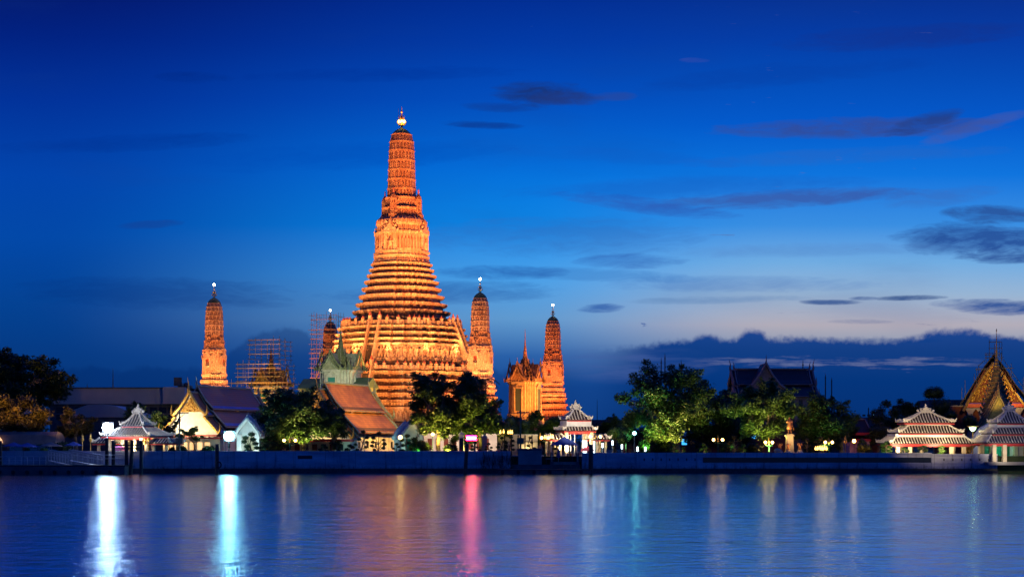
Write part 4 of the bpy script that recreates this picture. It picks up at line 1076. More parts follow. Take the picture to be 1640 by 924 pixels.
# small red trimmed roofs and background blocks
def red_roof_building():
    Y = 285; h = lambda px: (px-1378)*Y/F; Z = lambda py: PZ(py, Y)
    t = thing('small_building', 'small pink building with black roof and red trim between dark trees', 'building', (PX(1378,Y), Y, 0), 0)
    MB().bx(h(1361), h(1393), 0, 6, GZ, Z(705)).build('wall', PINKWALL, t)
    for (xa, xb, xc, xd, y0, y1) in ((1360,1393,1366,1388,693,672),(1357,1396,1361,1392,703,695)):
        MB()._add([(0,0,0)],[]) if False else None
        m = MB().rings([[(h(xa),-1.5,Z(y0)),(h(xb),-1.5,Z(y0)),(h(xb),7,Z(y0)),(h(xa),7,Z(y0))],[(h(xc),1.2,Z(y1)),(h(xd),1.2,Z(y1)),(h(xd),4,Z(y1)),(h(xc),4,Z(y1))]]); r = m.build('roof', TILE_BLACK, t)
        MB().bx(h(xa)-.1, h(xb)+.1, -1.65, -1.52, Z(y0)-.45, Z(y0)+.05).build('red_fascia', REDP, r)
        q = MB()
        for a, b in (((xa,y0),(xc,y1)),((xb,y0),(xd,y1))): q.tube((h(a[0]),-1.5,Z(a[1])+.1),(h(b[0]),1.2,Z(b[1])+.15),.2,.16,5)
        q.tube((h(xc),1.2,Z(y1)+.15),(h(xd),1.2,Z(y1)+.15),.18,.18,5); q.build('edge_trim', mat('pale_ridge_plaster', (.42,.42,.42)), r)
    MB().bx(h(1395), h(1420), 5, 12, GZ, Z(688)).build('side_wing', MAROON, t)
    MB().bx(h(1394), h(1421), 4.8, 12.2, Z(688), Z(686)).build('wing_fascia', REDP, t)
red_roof_building()
def block(name, label, x0, x1, Y, top, depth, m, feats=None, cat='building'):
    t = thing(name, label, cat, (PX((x0+x1)/2, Y), Y, 0), 0); h = lambda px: (px-(x0+x1)/2)*Y/F; Z = lambda py: PZ(py, Y)
    MB().bx(h(x0), h(x1), 0, depth, GZ-.1, Z(top)).build('wall', m, t)
    if feats: feats(t, h, Z)
    return t
GB = mat('grey_cladding', (.62,.55,.46), (.50,.46,.40), .15, .8)
def grey_feats(t, h, Z):
    MB().bx(h(79), h(265), -1.0, 40, Z(647), Z(622)).build('parapet_band', GB, t)
    MB().bx(h(265.1), h(300), -3.5, 40, Z(647), Z(620.5)).build('parapet_band', GB, t)
    MB().bx(h(80), h(300), -1.4, 40.3, Z(621.9), Z(620.3)).build('roof_edge', CONC_DARK, t)
    for i in range(14):
        px = 90+i*15; d = MB().bx(h(px), h(px+11), -.06, .1, Z(672), Z(652)).build('window', GLASSDARK, t)
        MB().bx(h(px), h(px+11), -.10, -.07, Z(663), Z(662)).build('window_bar', CONC, d)
    for a, b in ((100, 105), (127, 129), (169, 171)):
        MB().tube((h(a), 8, Z(621)), (h(a), 8, Z({100:612,127:613,169:588}[a])), .2, .06, 5).build('antenna', STEEL, t)
    m = MB()
    m.bx(h(277), h(284), 6, 9, Z(620), Z(612)); m.box(((h(276)+h(281))/2, 5, Z(610)), (1.2, .2, 1.3), 1, 10); m.bx(h(285), h(298), 6, 9, Z(620), Z(616)); m.ball((h(291), 6, Z(615)), .8, 7, 5)
    m.build('rooftop_equipment', STEEL, t)
block('office_block', 'long plain grey building with dark window band behind the left trees', 80, 300, 430, 622, 40, CONC_DARK, grey_feats)
def wave_roof():
    Y = 395; h = lambda px: (px-165)*Y/F; Z = lambda py: PZ(py, Y)
    t = thing('shed', 'low grey shed with gently curved roof in front of the long building', 'building', (PX(165,Y), Y, 0), 0)
    pts = [(h(100), Z(668)), (h(120), Z(655)), (h(140), Z(648)), (h(165), Z(647.5)), (h(185), Z(650)), (h(210), Z(660)), (h(225), Z(668))]
    MB().prism(pts, 'y', 0, 18).build('curved_roof', GB, t)
    MB().bx(h(101), h(224), .5, 17.5, GZ-.1, Z(668)).build('wall', CONC_DARK, t)
wave_roof()
def wins(t, h, Z, x0, x1, y0, y1, n, glow=()):
    for i in range(n):
        a = x0+(x1-x0)*(i+.15)/n; b = x0+(x1-x0)*(i+.8)/n
        MB().bx(h(a), h(b), -.08, .02, Z(y1), Z(y0)).build('window', L_BLUE if i in glow else GLASSDARK, t)
block('low_building', 'low dark red building glowing blue at some windows behind the garden trees', 1120, 1262, 300, 686, 10, MAROON, lambda t,h,Z: wins(t,h,Z,1180,1235,692,702,5,(2,3)))
block('low_building', 'low dark building far right of the bronze statue behind trees', 1262, 1372, 310, 690, 10, CONC_DARK, lambda t,h,Z: wins(t,h,Z,1270,1365,697,707,8))
block('low_building', 'dim brown wall and roofs behind the big spreading garden tree', 1000, 1119, 300, 698, 8, MAROON, lambda t,h,Z: wins(t,h,Z,1040,1115,703,712,6,(4,)))
block('apartment_block', 'small flat roofed dark building on the skyline left of the scaffolded right hall', 1488, 1545, 420, 640, 12, CONC_DARK, lambda t,h,Z: wins(t,h,Z,1492,1540,644,650,6))
block('apartment_block', 'distant flat roofed building with lit panel on the skyline beyond the garden', 1352, 1425, 520, 668, 12, CONC_DARK, lambda t,h,Z: wins(t,h,Z,1380,1418,663.5,666.5,5,(2,3)) or MB().bx(h(1400),h(1404),-.2,0,Z(667),Z(665.3)).build('lit_sign', L_TUBE, t))
block('distant_building', 'low dark distant building on the skyline beside the bright middle pavilion', 940, 1000, 480, 672, 12, CONC_DARK, lambda t,h,Z: (wins(t,h,Z,945,995,678,684,6), MB().tube((h(957),2,Z(672)),(h(957),2,Z(640)),.12,.06,4).build('antenna', STEEL, t)))
# garden screen wall beside the landing
def screen_feats(t, h, Z):
    for i in range(6): MB().bx(h(797+i*11)-.1, h(797+i*11)+.1, -.12, -.01, GZ, Z(696)).build('post', WOOD, t)
    MB().bx(h(796), h(861), -.10, -.01, Z(707.5), Z(706.8)).build('rail', WOOD, t)
    MB().bx(h(795.5), h(861.5), -.2, .5, Z(696.3), Z(695.3)).build('coping', WHITE, t)
block('screen_wall', 'cream panelled screen wall with dark posts behind the landing shrubs', 796, 861, 258, 696.3, .4, CREAM, screen_feats, 'wall')
# orange lit low range under the trees
block('low_range', 'low cream range with small orange lit openings behind the square of shrubs, left', 262, 352, 262, 703, 3, CREAM, lambda t,h,Z: [MB().bx(h(268+i*12),h(276+i*12),-.1,.0,Z(720),Z(708)).build('lit_opening', L_ROOM, t) for i in range(6)]+[MB().bx(h(260),h(354),-.5,3.2,Z(702.8),Z(700)).build('red_eave', REDP, t)])
block('low_range', 'low cream range with red eave behind the big round tree and warm lamps', 424, 560, 262, 707, 3, CREAM, lambda t,h,Z: [MB().bx(h(430+i*14),h(438+i*14),-.1,.0,Z(721),Z(711)).build('door', MAROON if i%2 else GLASSDARK, t) for i in range(9)]+[MB().bx(h(422),h(562),-.6,3.2,Z(706.8),Z(703)).build('red_eave', REDP, t)])
block('white_range', 'brightly lit white gallery wall with red openings behind the two central trees', 668, 800, 292, 694, 3, WHITE, lambda t,h,Z: [MB().bx(h(672+i*13),h(679+i*13),-.1,.0,Z(720),Z(702)).build('doorway', MAROON, t) for i in range(9)])
# thin flag masts standing behind the right-hand trees
for i, (px, y0, lab) in enumerate(((1065,565,'tallest thin dark mast above the big spreading garden tree'),(1059,572,'short thin mast just left of the tallest mast above the garden tree'),(1091,576,'thin mast right of the pair above the big garden tree'),
        (1286,576,'thin dark mast standing at the ridge of the dark hall'),(1302,582,'tall thin mast right beside the end of the dark hall'),(1322,598,'thin mast right of the dark hall, left of a pair'),(1332,604,'thin mast right of the dark hall, rightmost of the pair'),(1391,652,'thin short mast above the dim red trimmed roofs'))):
    t = thing('mast', lab, 'mast', (PX(px,350), 350, GZ), 0, 'thin masts behind the garden trees')
    H = PZ(y0,350)-GZ
    MB().tube((0,0,0),(0,0,H*.93),.24,.13,6).build('pole', WOOD, t)
    MB().lathe([(.05,0),(.2,.2),(.12,.5),(.02,H*.07)], (0,0,H*.93), 6).build('mast_tip', WOOD, t)
# ------------------------------------------------------------------ trees and shrubs
def leaf_mesh(name, centers, n, size, mat_, parent, seed, shell=.55, flat=1.0):
    """centers: (x,y,z,r). Leaves are small folded rhombi scattered through each clump's volume."""
    R = np.random.default_rng(seed); C = np.array([c[:4] for c in centers], float)
    wt = C[:,3]**2; idx = R.choice(len(C), size=n, p=wt/wt.sum())
    d = R.normal(size=(n,3)); d /= np.linalg.norm(d, axis=1)[:,None]
    rr = shell+(1-shell)*R.random(n); rr = np.where(R.random(n) < .12, rr*1.22, rr)
    d[:,2] *= flat
    pos = C[idx,:3]+d*(C[idx,3]*rr)[:,None]
    a = R.normal(size=(n,3)); a[:,2] *= .5; a /= np.linalg.norm(a, axis=1)[:,None]
    up = np.tile([0,0,1.0], (n,1))+R.normal(size=(n,3))*.55; b = np.cross(up, a); b /= np.linalg.norm(b, axis=1)[:,None]+1e-6
    s = size*(.6+.8*R.random(n))
    nrm = np.cross(a, b)
    p0 = pos-a*s[:,None]; p2 = pos+a*s[:,None]; p1 = pos+b*(s*.45)[:,None]-nrm*(s*.15)[:,None]; p3 = pos-b*(s*.45)[:,None]-nrm*(s*.15)[:,None]
    V = np.stack([p0,p1,p2,p3], 1).reshape(-1,3)
    me = bpy.data.meshes.new(name); me.vertices.add(4*n); me.vertices.foreach_set('co', V.astype(np.float32).ravel())
    me.loops.add(4*n); me.loops.foreach_set('vertex_index', np.arange(4*n, dtype=np.int32))
    me.polygons.add(n); me.polygons.foreach_set('loop_start', np.arange(0,4*n,4, dtype=np.int32))
    me.update(calc_edges=True); me.validate()
    me.materials.append(mat_); o = bpy.data.objects.new(name, me); col.objects.link(o)
    if parent is not None: o.parent = parent
    return o
def tree(label, px, Y, top, bot, halfpx, leaves=6000, mat_=None, size=.30, seed=1, trunk_px=None, clumps=26, crad=.26, forks=3, name='tree', depth=None, trunk_r=.35, flat=.75, lean=0, group=None, shape='round'):
    S = Y/F; R = random.Random(seed); t = thing(name, label, 'tree', (PX(trunk_px or px, Y), Y, GZ), 0, group)
    cx = PX(px,Y)-PX(trunk_px or px, Y); rx = halfpx*S*1.1; zt = PZ(top,Y)-GZ; zb = max(.6, PZ(bot,Y)-GZ); rz = (zt-zb)/2; cz_ = (zt+zb)/2; ry = depth or rx*.8
    C = []
    k = 0
    while len(C) < clumps and k < 4000:
        k += 1
        v = Vector((R.uniform(-1,1), R.uniform(-1,1), R.uniform(-1,1)))
        if v.length > 1 or v.length < .30: continue
        v = v*(1-crad*.55)
        if shape == 'dome' and v.z < -.2: v.z *= .6
        p = (cx+v.x*rx, v.y*ry, cz_+v.z*rz)
        r = crad*1.32*R.uniform(.55,1.25)*(rx+rz)/2
        if any((Vector(p)-Vector(q[:3])).length < .34*r for q in C): continue
        C.append((*p, r))
    # trunk and limbs
    m = MB(); fz = zb+rz*.35 if zb > 1.5 else zt*.30
    tx = cx*.35
    base = [(0,0,-.2), (tx*.2+R.uniform(-.15,.15),0,fz*.35), (tx*.6+R.uniform(-.2,.2),R.uniform(-.2,.2),fz*.75), (tx,0,fz)]
    m.path(base, [trunk_r*1.5, trunk_r, trunk_r*.85, trunk_r*.75], 8)
    for a in range(5):
        an = a*1.26; m.tube((math.cos(an)*trunk_r*2.1, math.sin(an)*trunk_r*2.1, -.1), (0,0,1.1), trunk_r*.35, trunk_r*.3, 5)
    tr = m.build('trunk', BARK, t, True)
    nodes = []
    for f in range(forks):
        an = 2*PI*f/forks+R.uniform(-.4,.4); q = (cx+(math.cos(an)*.38)*rx, math.sin(an)*.35*ry, cz_+R.uniform(-.1,.25)*rz)
        b = MB(); mid = (tx+(q[0]-tx)*.5+R.uniform(-.4,.4), q[1]*.5, fz+(q[2]-fz)*.45)
        b.path([(tx,0,fz-.3), mid, q], [trunk_r*.62, trunk_r*.45, trunk_r*.3], 6); nodes.append((q, mid, b))
    for c in C:
        q, mid, b = min(nodes, key=lambda n: (Vector(n[0])-Vector(c[:3])).length)
        mm = [(q[i]+c[i])/2+R.uniform(-.3,.3) for i in range(3)]
        b.path([q, mm, c[:3]], [trunk_r*.24, trunk_r*.15, .03], 4)
        for w in range(3):
            e = [c[i]+R.uniform(-.8,.8)*c[3] for i in range(3)]; b.tube(c[:3], e, .05, .015, 3)
    for q, mid, b in nodes: b.build('limb', BARK, tr)
    # outlying wisps give the uneven outline
    W = []
    for c in C:
        if R.random() < .75:
            d = Vector((c[0]-cx, c[1], c[2]-cz_)); d = d.normalized() if d.length > .1 else Vector((0,0,1))
            W.append((c[0]+d.x*c[3]*.95, c[1]+d.y*c[3]*.95, c[2]+d.z*c[3]*.9, c[3]*.42))
    leaf_mesh('crown', C+W, int(leaves*1.9), size, mat_ or LEAF, t, seed, .25, flat)
    return t
def dense_bush(label, px, Y, top, halfpx, mat_=None, n=1500, seed=1, bottom=None, size=.16, name='shrub', flat=1.0):
    """clipped dome shrub"""
    S = Y/F; t = thing(name, label, 'shrub', (PX(px,Y), Y, GZ)); zt = PZ(top,Y)-GZ; r = halfpx*S; zb = 0 if bottom is None else max(0, PZ(bottom,Y)-GZ)
    cz_ = (zt+zb)/2; hz = (zt-zb)/2
    R = random.Random(seed)
    C = [(math.cos(a)*r*.45*R.uniform(.6,1.1), math.sin(a)*r*.45, cz_+R.uniform(-.3,.3)*hz, min(r, hz)*.7) for a in [i*1.05 for i in range(6)]]+[(0,0,cz_,min(r,hz)*.95)]
    if r > hz: C += [(sg*(r-hz*.7), 0, cz_-hz*.15, hz*.7) for sg in (-1,1)]
    if hz > r: C += [(0,0,zt-r*.8,r*.8),(0,0,zb+r*.8,r*.8)]
    leaf_mesh('foliage', C, n, size, mat_ or LEAF, t, seed, .72)
    m = MB()
    for c in C: m.ball(c[:3], c[3]*.70, 8, 6)
    m.build('inner_foliage', mat_ or LEAF, t, True)
    MB().tube((0,0,-.1), (0,0,zb+.4+hz*.3), .14, .10, 6).build('stem', BARK, t)
    return t
def topiary(label, px, Y, top, seed=1, mat_=None, pads=6, spread=8, pad=3.0, name='topiary', ball=False):
    """cloud pruned shrub: crooked stem, branches ending in clipped pads; sizes in photo px"""
    S = Y/F; R = random.Random(seed); t = thing(name, label, 'topiary', (PX(px,Y), Y, GZ), 0, 'cloud pruned garden shrubs'); H = PZ(top,Y)-GZ
    pts = [(0,0,-.1)]; x = 0
    for k in range(1, 5):
        x += R.uniform(-.16,.16)*H*.5; pts.append((x*(1 if k < 4 else .3), R.uniform(-.1,.1), H*k/4.4))
    st = MB().path(pts, [.13,.11,.09,.07,.05], 6).build('stem', BARK, t, True)
    P = [(pts[-1][0], 0, H-pad*S*.6, pad*S)]
    for k in range(pads-1):
        f = .22+.60*k/(pads-1); sg = 1 if k % 2 else -1
        P.append((pts[int(f*4)+0][0]+sg*spread*S*R.uniform(.55,1.0)*(1.1-f*.5), R.uniform(-.4,.4), H*f+R.uniform(0,.15), pad*S*R.uniform(.7,1.05)))
    for c in P:
        a = pts[min(4, max(1, int(c[2]/H*4)))]
        b = MB().path([a, ((a[0]+c[0])/2, c[1]/2, c[2]-.15), (c[0], c[1], c[2]-.1)], [.06,.05,.03], 4).build('branch', BARK, st)
        f = MB().ball((c[0],c[1],c[2]), c[3]*.78, 8, 6, .62).build('leaf_pad', mat_ or LEAF, t, True)
        leaf_mesh('leaf_tips', [c], int(220), .10, mat_ or LEAF, f, seed+3, .75, .68)
    return t
T = tree
T('huge dark spreading tree at the far left with orange light beneath it', 18, 285, 562, 672, 84, 17000, LEAF_DARK, .36, 11, 8, 44, .22, 4, trunk_r=.7)
T('low orange lit tree in front of the huge dark tree at far left', 30, 268, 636, 697, 62, 11000, LEAF_DRY, .27, 12, 40, 34, .22, 4, trunk_r=.35)
T('small orange lit tree right of the huge dark tree, beside the curved shed roof', 122, 272, 655, 698, 36, 6500, LEAF_DRY, .25, 13, None, 22, .26)
T('dark green tree behind the left pavilion roof', 238, 278, 642, 704, 40, 6500, LEAF, .25, 14, None, 22, .26)
T('sparse low tree with yellowish leaves in front of the bright white gable', 305, 258, 683, 712, 24, 1500, LEAF_BRIGHT, .19, 15, 313, 16, .2, 4, trunk_r=.16, flat=.6)
T('small tree between the left pavilion and the bright white gable', 272, 262, 668, 708, 18, 1700, LEAF_DRY, .2, 16, None, 12, .28, 3, trunk_r=.15)
T('big round dark tree with two warm lamps under it, between the two temple halls', 481, 257, 624, 718, 66, 19000, LEAF, .25, 17, 487, 64, .21, 5, trunk_r=.4)
T('smaller dark tree overlapping the gilded gable of the orange roofed hall', 533, 260, 655, 718, 24, 5000, LEAF_DARK, .23, 37, None, 20, .28)
T('tall open tree with pale lit trunk in front of the tallest tower', 694, 254, 590, 702, 40, 9500, LEAF, .27, 18, 703, 34, .24, 3, trunk_r=.32)
T('wide dark tree right of the pale trunked tree, below the right corner tower', 763, 258, 604, 706, 55, 17500, LEAF, .26, 19, 770, 54, .22, 4, trunk_r=.36)
T('dense dark green tree hiding the foot of the orange lit shrine', 843, 273, 657, 716, 26, 7000, LEAF_DARK, .24, 38, None, 26, .3)
T('round green tree below the right edge of the orange lit shrine', 872, 275, 655, 712, 28, 6000, LEAF, .23, 21, None, 18, .3)
T('largest garden tree with twisted lit trunk right of the bright middle pavilion', 1062, 262, 578, 716, 72, 21000, LEAF, .27, 22, 1086, 66, .2, 5, trunk_r=.62)
T('dark tree with round crown between the largest garden tree and the yellow lit tree', 1136, 270, 614, 720, 46, 12000, LEAF_DARK, .26, 23, None, 46, .24)
T('feathery yellow green lit tree left of the bronze statue', 1222, 258, 604, 706, 48, 13000, LEAF_BRIGHT, .25, 24, 1232, 56, .21, 4, trunk_r=.34)
T('dark round tree right of the bronze statue', 1320, 262, 631, 718, 42, 16000, LEAF, .25, 25, None, 60, .26)
T('small dark tree left of the largest garden tree', 985, 275, 656, 716, 30, 5000, LEAF_DARK, .24, 26, None, 16, .3)
T('dark tree behind the red trimmed roofs', 1175, 285, 622, 720, 42, 10000, LEAF_DARK, .26, 27, None, 22, .28)
T('slim dark tree left of the long cream pavilion', 1436, 280, 628, 720, 34, 5500, LEAF_DARK, .24, 28, None, 17, .26)
T('bushy dark tree right behind the long cream pavilion roof', 1462, 285, 640, 716, 34, 6500, LEAF_DARK, .24, 29, None, 20, .28)
T('narrow small tree with a loose leaf tuft at the dim red roofs', 1406, 285, 645, 716, 12, 1500, LEAF_DARK, .22, 30, None, 9, .36, 3, trunk_r=.14)
T('low rusty leaved tree beside the small pink building', 1408, 268, 682, 718, 18, 2600, LEAF_DRY, .2, 31, None, 12, .3, 3, trunk_r=.15)
T('low dark tree behind the yellow lamp right of the statue', 1348, 272, 668, 716, 24, 3500, LEAF_DARK, .22, 32, None, 14, .3)
T('slender dark tree behind the gap right of the middle pavilion', 1010, 290, 664, 716, 24, 4000, LEAF_DARK, .24, 33, None, 14, .3)
def palm(label, px, Y, top, seed):
    t = thing('palm_tree', label, 'palm', (PX(px,Y), Y, GZ), 0); H = PZ(top,Y)-GZ; R = random.Random(seed)
    MB().path([(0,0,-.1),(.2,0,H*.5),(.1,0,H*.92)], [.22,.16,.13], 7).build('trunk', BARK, t, True)
    for k in range(13):
        a = 2*PI*k/13; m = MB(); L = 2.9*R.uniform(.8,1.1); e = R.uniform(.1,.9)
        pts = [(.1+math.cos(a)*L*f, math.sin(a)*L*f, H*.92+e*L*f*.6-L*f*f*.75) for f in (0,.25,.5,.75,1)]
        m.path(pts, [.05,.05,.04,.03,.01], 4)
        for j in range(1, 13):
            f = j/13; i = min(3, int(f*4)); g = f*4-i; p = Vector(pts[i]).lerp(Vector(pts[i+1]), g)
            for sg in (-1, 1):
                q = p+Vector((-math.sin(a)*sg*.55, math.cos(a)*sg*.55, -.28)); w = Vector((math.cos(a), math.sin(a), 0))*.10
                m._add([p-w, p+w, q], [(0,1,2)])
        m.build('frond', LEAF_DARK, t)
    return t
palm('small palm whose fan of fronds tops the wide dark central tree', 760, 266, 596, 4)
palm('second small palm beside the right corner tower, over the dark central tree', 776, 268, 597, 5)
# clipped round trees
for lab, px, Y, top, hp, bt, mt, sd in (
    ('tall dark clipped round tree behind the landing', 817, 268, 664, 13, 716, LEAF_DARK, 41), ('broad dark clipped column tree left of the round green tree', 838, 270, 668, 14, 718, LEAF_DARK, 42),
    ('upper dark clipped ball crown behind the cream pavilion', 1496, 282, 617, 18, 642, LEAF_DARK, 43), ('lower dark clipped ball crown behind the cream pavilion', 1507, 279, 634, 17, 668, LEAF_DARK, 44),
    ('small clipped ball crown nearest the maroon wall', 1523, 276, 655, 10, 674, LEAF_DARK, 45), ('dark clipped round tree above the green white lantern', 1553, 268, 662, 12, 690, LEAF_DARK, 46),
    ('yellow green clipped ball tree lit beside the white standing lights', 982, 256, 684, 10, 702, LEAF_BRIGHT, 47), ('dark clipped ball crown left of the sea green lamp', 1002, 258, 683, 11, 706, LEAF_DARK, 48), ('low dark clipped ball right of the yellow green ball tree', 997, 254, 694, 9, 714, LEAF_DARK, 49),
    ('wide dark clipped mound beside the pale trunked tree', 676, 252, 703, 15, None, LEAF_DARK, 50), ('round dark clipped bush with knob on top by the red neon', 722, 252, 708, 12, None, LEAF_DARK, 51),
    ('green clipped bush left of the wide dark mound', 664, 253, 698, 8, None, LEAF, 52), ('low clipped hedge mound under the big round dark tree', 430, 253, 706, 16, None, LEAF, 53),
    ('olive clipped bush lit by the single warm lamp', 1384, 253, 708, 12, None, LEAF_DRY, 54), ('low dark bush left of the small pink building', 1381, 256, 701, 8, None, LEAF_DARK, 55),
    ('low dark shrub before the orange lit openings', 292, 252, 713, 7, None, LEAF_DARK, 56), ('small round shrub beside the utility pole at left', 276, 252, 715, 5, None, LEAF_DARK, 57),
    ('low green shrub left of the cyan flood lamp', 335, 252, 713, 14, None, LEAF, 58), ('dark green garden shrub right of the double lamps near the statue', 1163, 256, 706, 11, None, LEAF_DARK, 59),
    ('dark shrub mass beside the bronze statue pedestal', 1300, 260, 704, 13, None, LEAF_DARK, 60), ('dark low shrub left of the white standing lights', 1060, 262, 708, 16, None, LEAF_DARK, 61), ('dark shrub below the yellow lit tree', 1206, 262, 708, 14, None, LEAF_DARK, 62),
    ('lit green bush under the big trunk of the largest garden tree', 1032, 256, 703, 10, None, LEAF_BRIGHT, 63), ('dark clipped hedge at the left lawn edge', 100, 256, 706, 16, None, LEAF_DARK, 64), ('bright green low shrub on the wall beside the left dock', 71, 250, 716, 9, None, LEAF_BRIGHT, 65), ('small bright shrub behind the left river wall', 44, 250, 717, 4, None, LEAF_BRIGHT, 66)):
    dense_bush(lab, px, Y, top, hp, mt, 1300 if hp < 12 else 2300, sd, bt)
# cloud pruned shrubs along the wall
for lab, px, Y, top, pads, spread, pad, mt, sd in (
    ('large layered cloud pruned shrub in front of the cold lit gateway', 404, 250, 691, 8, 12, 7, LEAF_DARK, 71),
    ('cloud pruned shrub before the white hall wall, left of three', 581, 250, 689, 7, 11, 4, LEAF_DARK, 72), ('cloud pruned shrub before the white hall wall, right of the pair', 607, 250, 691, 8, 12, 4, LEAF_DARK, 73),
    ('short cloud pruned shrub at the hall plinth', 560, 250, 711, 5, 9, 4, LEAF_DARK, 74), ('dark round headed topiary before the pale green gateway', 653, 250, 695, 6, 9, 4.6, LEAF_DARK, 75), ('low topiary left of the pale green gateway', 636, 250, 709, 5, 7, 3, LEAF_DARK, 76),
    ('low topiary behind the blue night glow at the hall corner', 518, 250, 711, 5, 9, 3.6, LEAF_DARK, 77), ('small topiary under the big round dark tree, right side', 537, 250, 709, 5, 7, 3.6, LEAF_DARK, 78),
    ('topiary beside the red neon, left of the tilted mooring post', 762, 250, 707, 6, 8, 2.8, LEAF_DARK, 79), ('topiary right of the red neon', 783, 250, 709, 6, 7, 2.8, LEAF_DARK, 80),
    ('spreading topiary in front of the cream screen wall, left', 803, 249, 699, 7, 9, 3.2, LEAF_DARK, 81), ('spreading topiary in front of the cream screen wall, middle', 818, 249, 698, 7, 9, 3.2, LEAF_DARK, 82), ('bare stemmed topiary in front of the screen wall, right', 851, 249, 699, 5, 6, 2.6, LEAF_DRY, 83),
    ('yellow green lit little topiary by the big trunk', 1079, 250, 711, 4, 4, 2.8, LEAF_BRIGHT, 84), ('yellow green flat topiary lit from below, centre right garden', 1095, 250, 716, 3, 3, 2.8, LEAF_BRIGHT, 85), ('bright yellow green topiary left of the double warm lamps', 1126, 250, 709, 5, 6, 4.0, LEAF_BRIGHT, 86),
    ('tall cloud topiary with many round pads right of the double lamps', 1177, 251, 697, 9, 13, 4.2, LEAF_DRY, 87), ('bright lit little topiary before the dim red wall', 1190, 250, 711, 4, 5, 3.6, LEAF_BRIGHT, 88), ('slim olive topiary below the yellow lit tree', 1216, 251, 700, 7, 6, 3.6, LEAF_DRY, 89),
    ('rusty lit topiary right of the statue pedestal', 1293, 251, 703, 6, 7, 3.2, LEAF_DRY, 90), ('olive topiary beside the double lamps right of the statue', 1313, 252, 699, 6, 8, 4, LEAF_DRY, 91),
    ('bright green cloud topiary at the left corner of the cream pavilion', 1420, 249, 706, 6, 7, 4.4, LEAF_BRIGHT, 92), ('dark green topiary between the first columns of the cream pavilion', 1448, 249, 716, 3, 4, 4, LEAF, 93), ('dark topiary in front of the middle of the cream pavilion', 1478, 249, 708, 5, 7, 4.4, LEAF_DARK, 94), ('brightest green topiary before the right columns of the cream pavilion', 1507, 249, 713, 4, 4, 5, LEAF_BRIGHT, 95),
    ('small dark topiary at the blue canopy, left side', 893, 249, 712, 4, 4, 2.6, LEAF_DARK, 96)):
    topiary(lab, px, Y, top, sd, mt, pads, spread, pad)
# reeds and weeds trailing over the wall next to the landing
def weeds():
    R = random.Random(6); t = thing('riverside_weeds', 'tangle of dark grassy weeds hanging over the wall left of the landing', 'weeds', (PX(800,244), 244.3, 0)); m = MB()
    for i in range(150):
        x = R.uniform(-3.2, 2.4); z = R.uniform(.3, 2.6); dx = R.uniform(-.35,.35)
        m.path([(x,0,z),(x+dx*.5,-.3,z+.7),(x+dx,-.6-R.random()*.3,z+R.uniform(.7,1.5))], [.035,.03,.01], 3)
    o = m.build('grass_blades', LEAF_DRY, t); o['kind'] = 'stuff'
weeds()
# far tree belt on the horizon
def belt():
    C = []; R = random.Random(9)
    for i in range(90):
        x = -420+i*9.6; C.append((x+R.uniform(-3,3), R.uniform(0,40), GZ+R.uniform(2,5), R.uniform(4,8)))
    o = leaf_mesh('distant_tree_belt', C, 16000, .9, LEAF_DARK, None, 3, .4); o.location = (0, 560, 0); o['kind'] = 'stuff'
belt()
# ------------------------------------------------------------------ lamps
def double_lamp(label, px, Y, gy, arm=8.5, lit=True, seedname='garden_lamp_post'):
    """post with two globes on curled arms and a small gilded crest between them"""
    S = Y/F; t = thing(seedname, label, 'lamp post', (PX(px,Y), Y, GZ), 0, 'ornate garden lamps'); H = PZ(gy,Y)-GZ; a = arm*S
    MB().lathe([(.22,0),(.22,.3),(.10,.4),(.07,.6),(.055,H-.3),(.09,H-.28),(.05,H-.1)], (0,0,0), 8).build('post', GREENSTEEL, t)
    m = MB()
    for sg in (-1, 1): m.path([(0,0,H-.5),(sg*a*.5,0,H-.62),(sg*a,0,H-.48),(sg*a,0,H-.26)], [.04,.04,.035,.06], 5)
    m.build('arm', GREENSTEEL, t)
    MB().lathe([(.05,0),(.16,.15),(.08,.3),(.2,.5),(.14,.75),(.04,.95),(.01,1.25)], (0,0,H-.4), 7).build('crest', GOLD, t)
    for sg in (-1, 1): MB().ball((sg*a, 0, H), .24, 10, 8).build('globe', L_WARM if lit else mat('opal_globe', (.6,.6,.55)), t)
    return t
for lab, px, Y, gy, arm in (('double globe lamp post lit warm, under the big round dark tree', 464, 249.5, 705, 9),
    ('double globe lamp post lit warm, nearest right of the largest garden tree', 1150, 250, 704, 7.2), ('double globe lamp post lit warm, just left of the bronze statue', 1231.5, 252, 708, 5.6), ('double globe lamp post lit warm, right of the bronze statue', 1327.5, 252, 708, 5.6),
    ('double globe lamp post at the right corner of the bright middle pavilion', 953.5, 248.5, 699, 8), ('double globe lamp post at the left corner of the bright middle pavilion', 873, 248.5, 701, 5.5)):
    double_lamp(lab, px, Y, gy, arm)
def single_lamp(label, px, Y, gy, m_=L_WARM, r=.26, name='garden_lamp', cat='lamp post'):
    t = thing(name, label, cat, (PX(px,Y), Y, GZ)); H = PZ(gy,Y)-GZ
    MB().lathe([(.18,0),(.08,.3),(.05,.5),(.045,H-.25),(.09,H-.2)], (0,0,0), 8).build('post', GREENSTEEL, t)
    MB().ball((0,0,H), r, 10, 8).build('globe', m_, t); return t
single_lamp('single warm globe lamp in front of the pale green gateway', 641, 249, 700, r=.34)
single_lamp('single warm globe lamp left of the pale tree trunk', 693, 250, 695)
single_lamp('single warm globe lamp beside the olive bush at the small pink building', 1368, 250, 706, r=.30)
single_lamp('small cool globe far back under the largest garden tree', 1088, 262, 699, L_TUBE, .18)
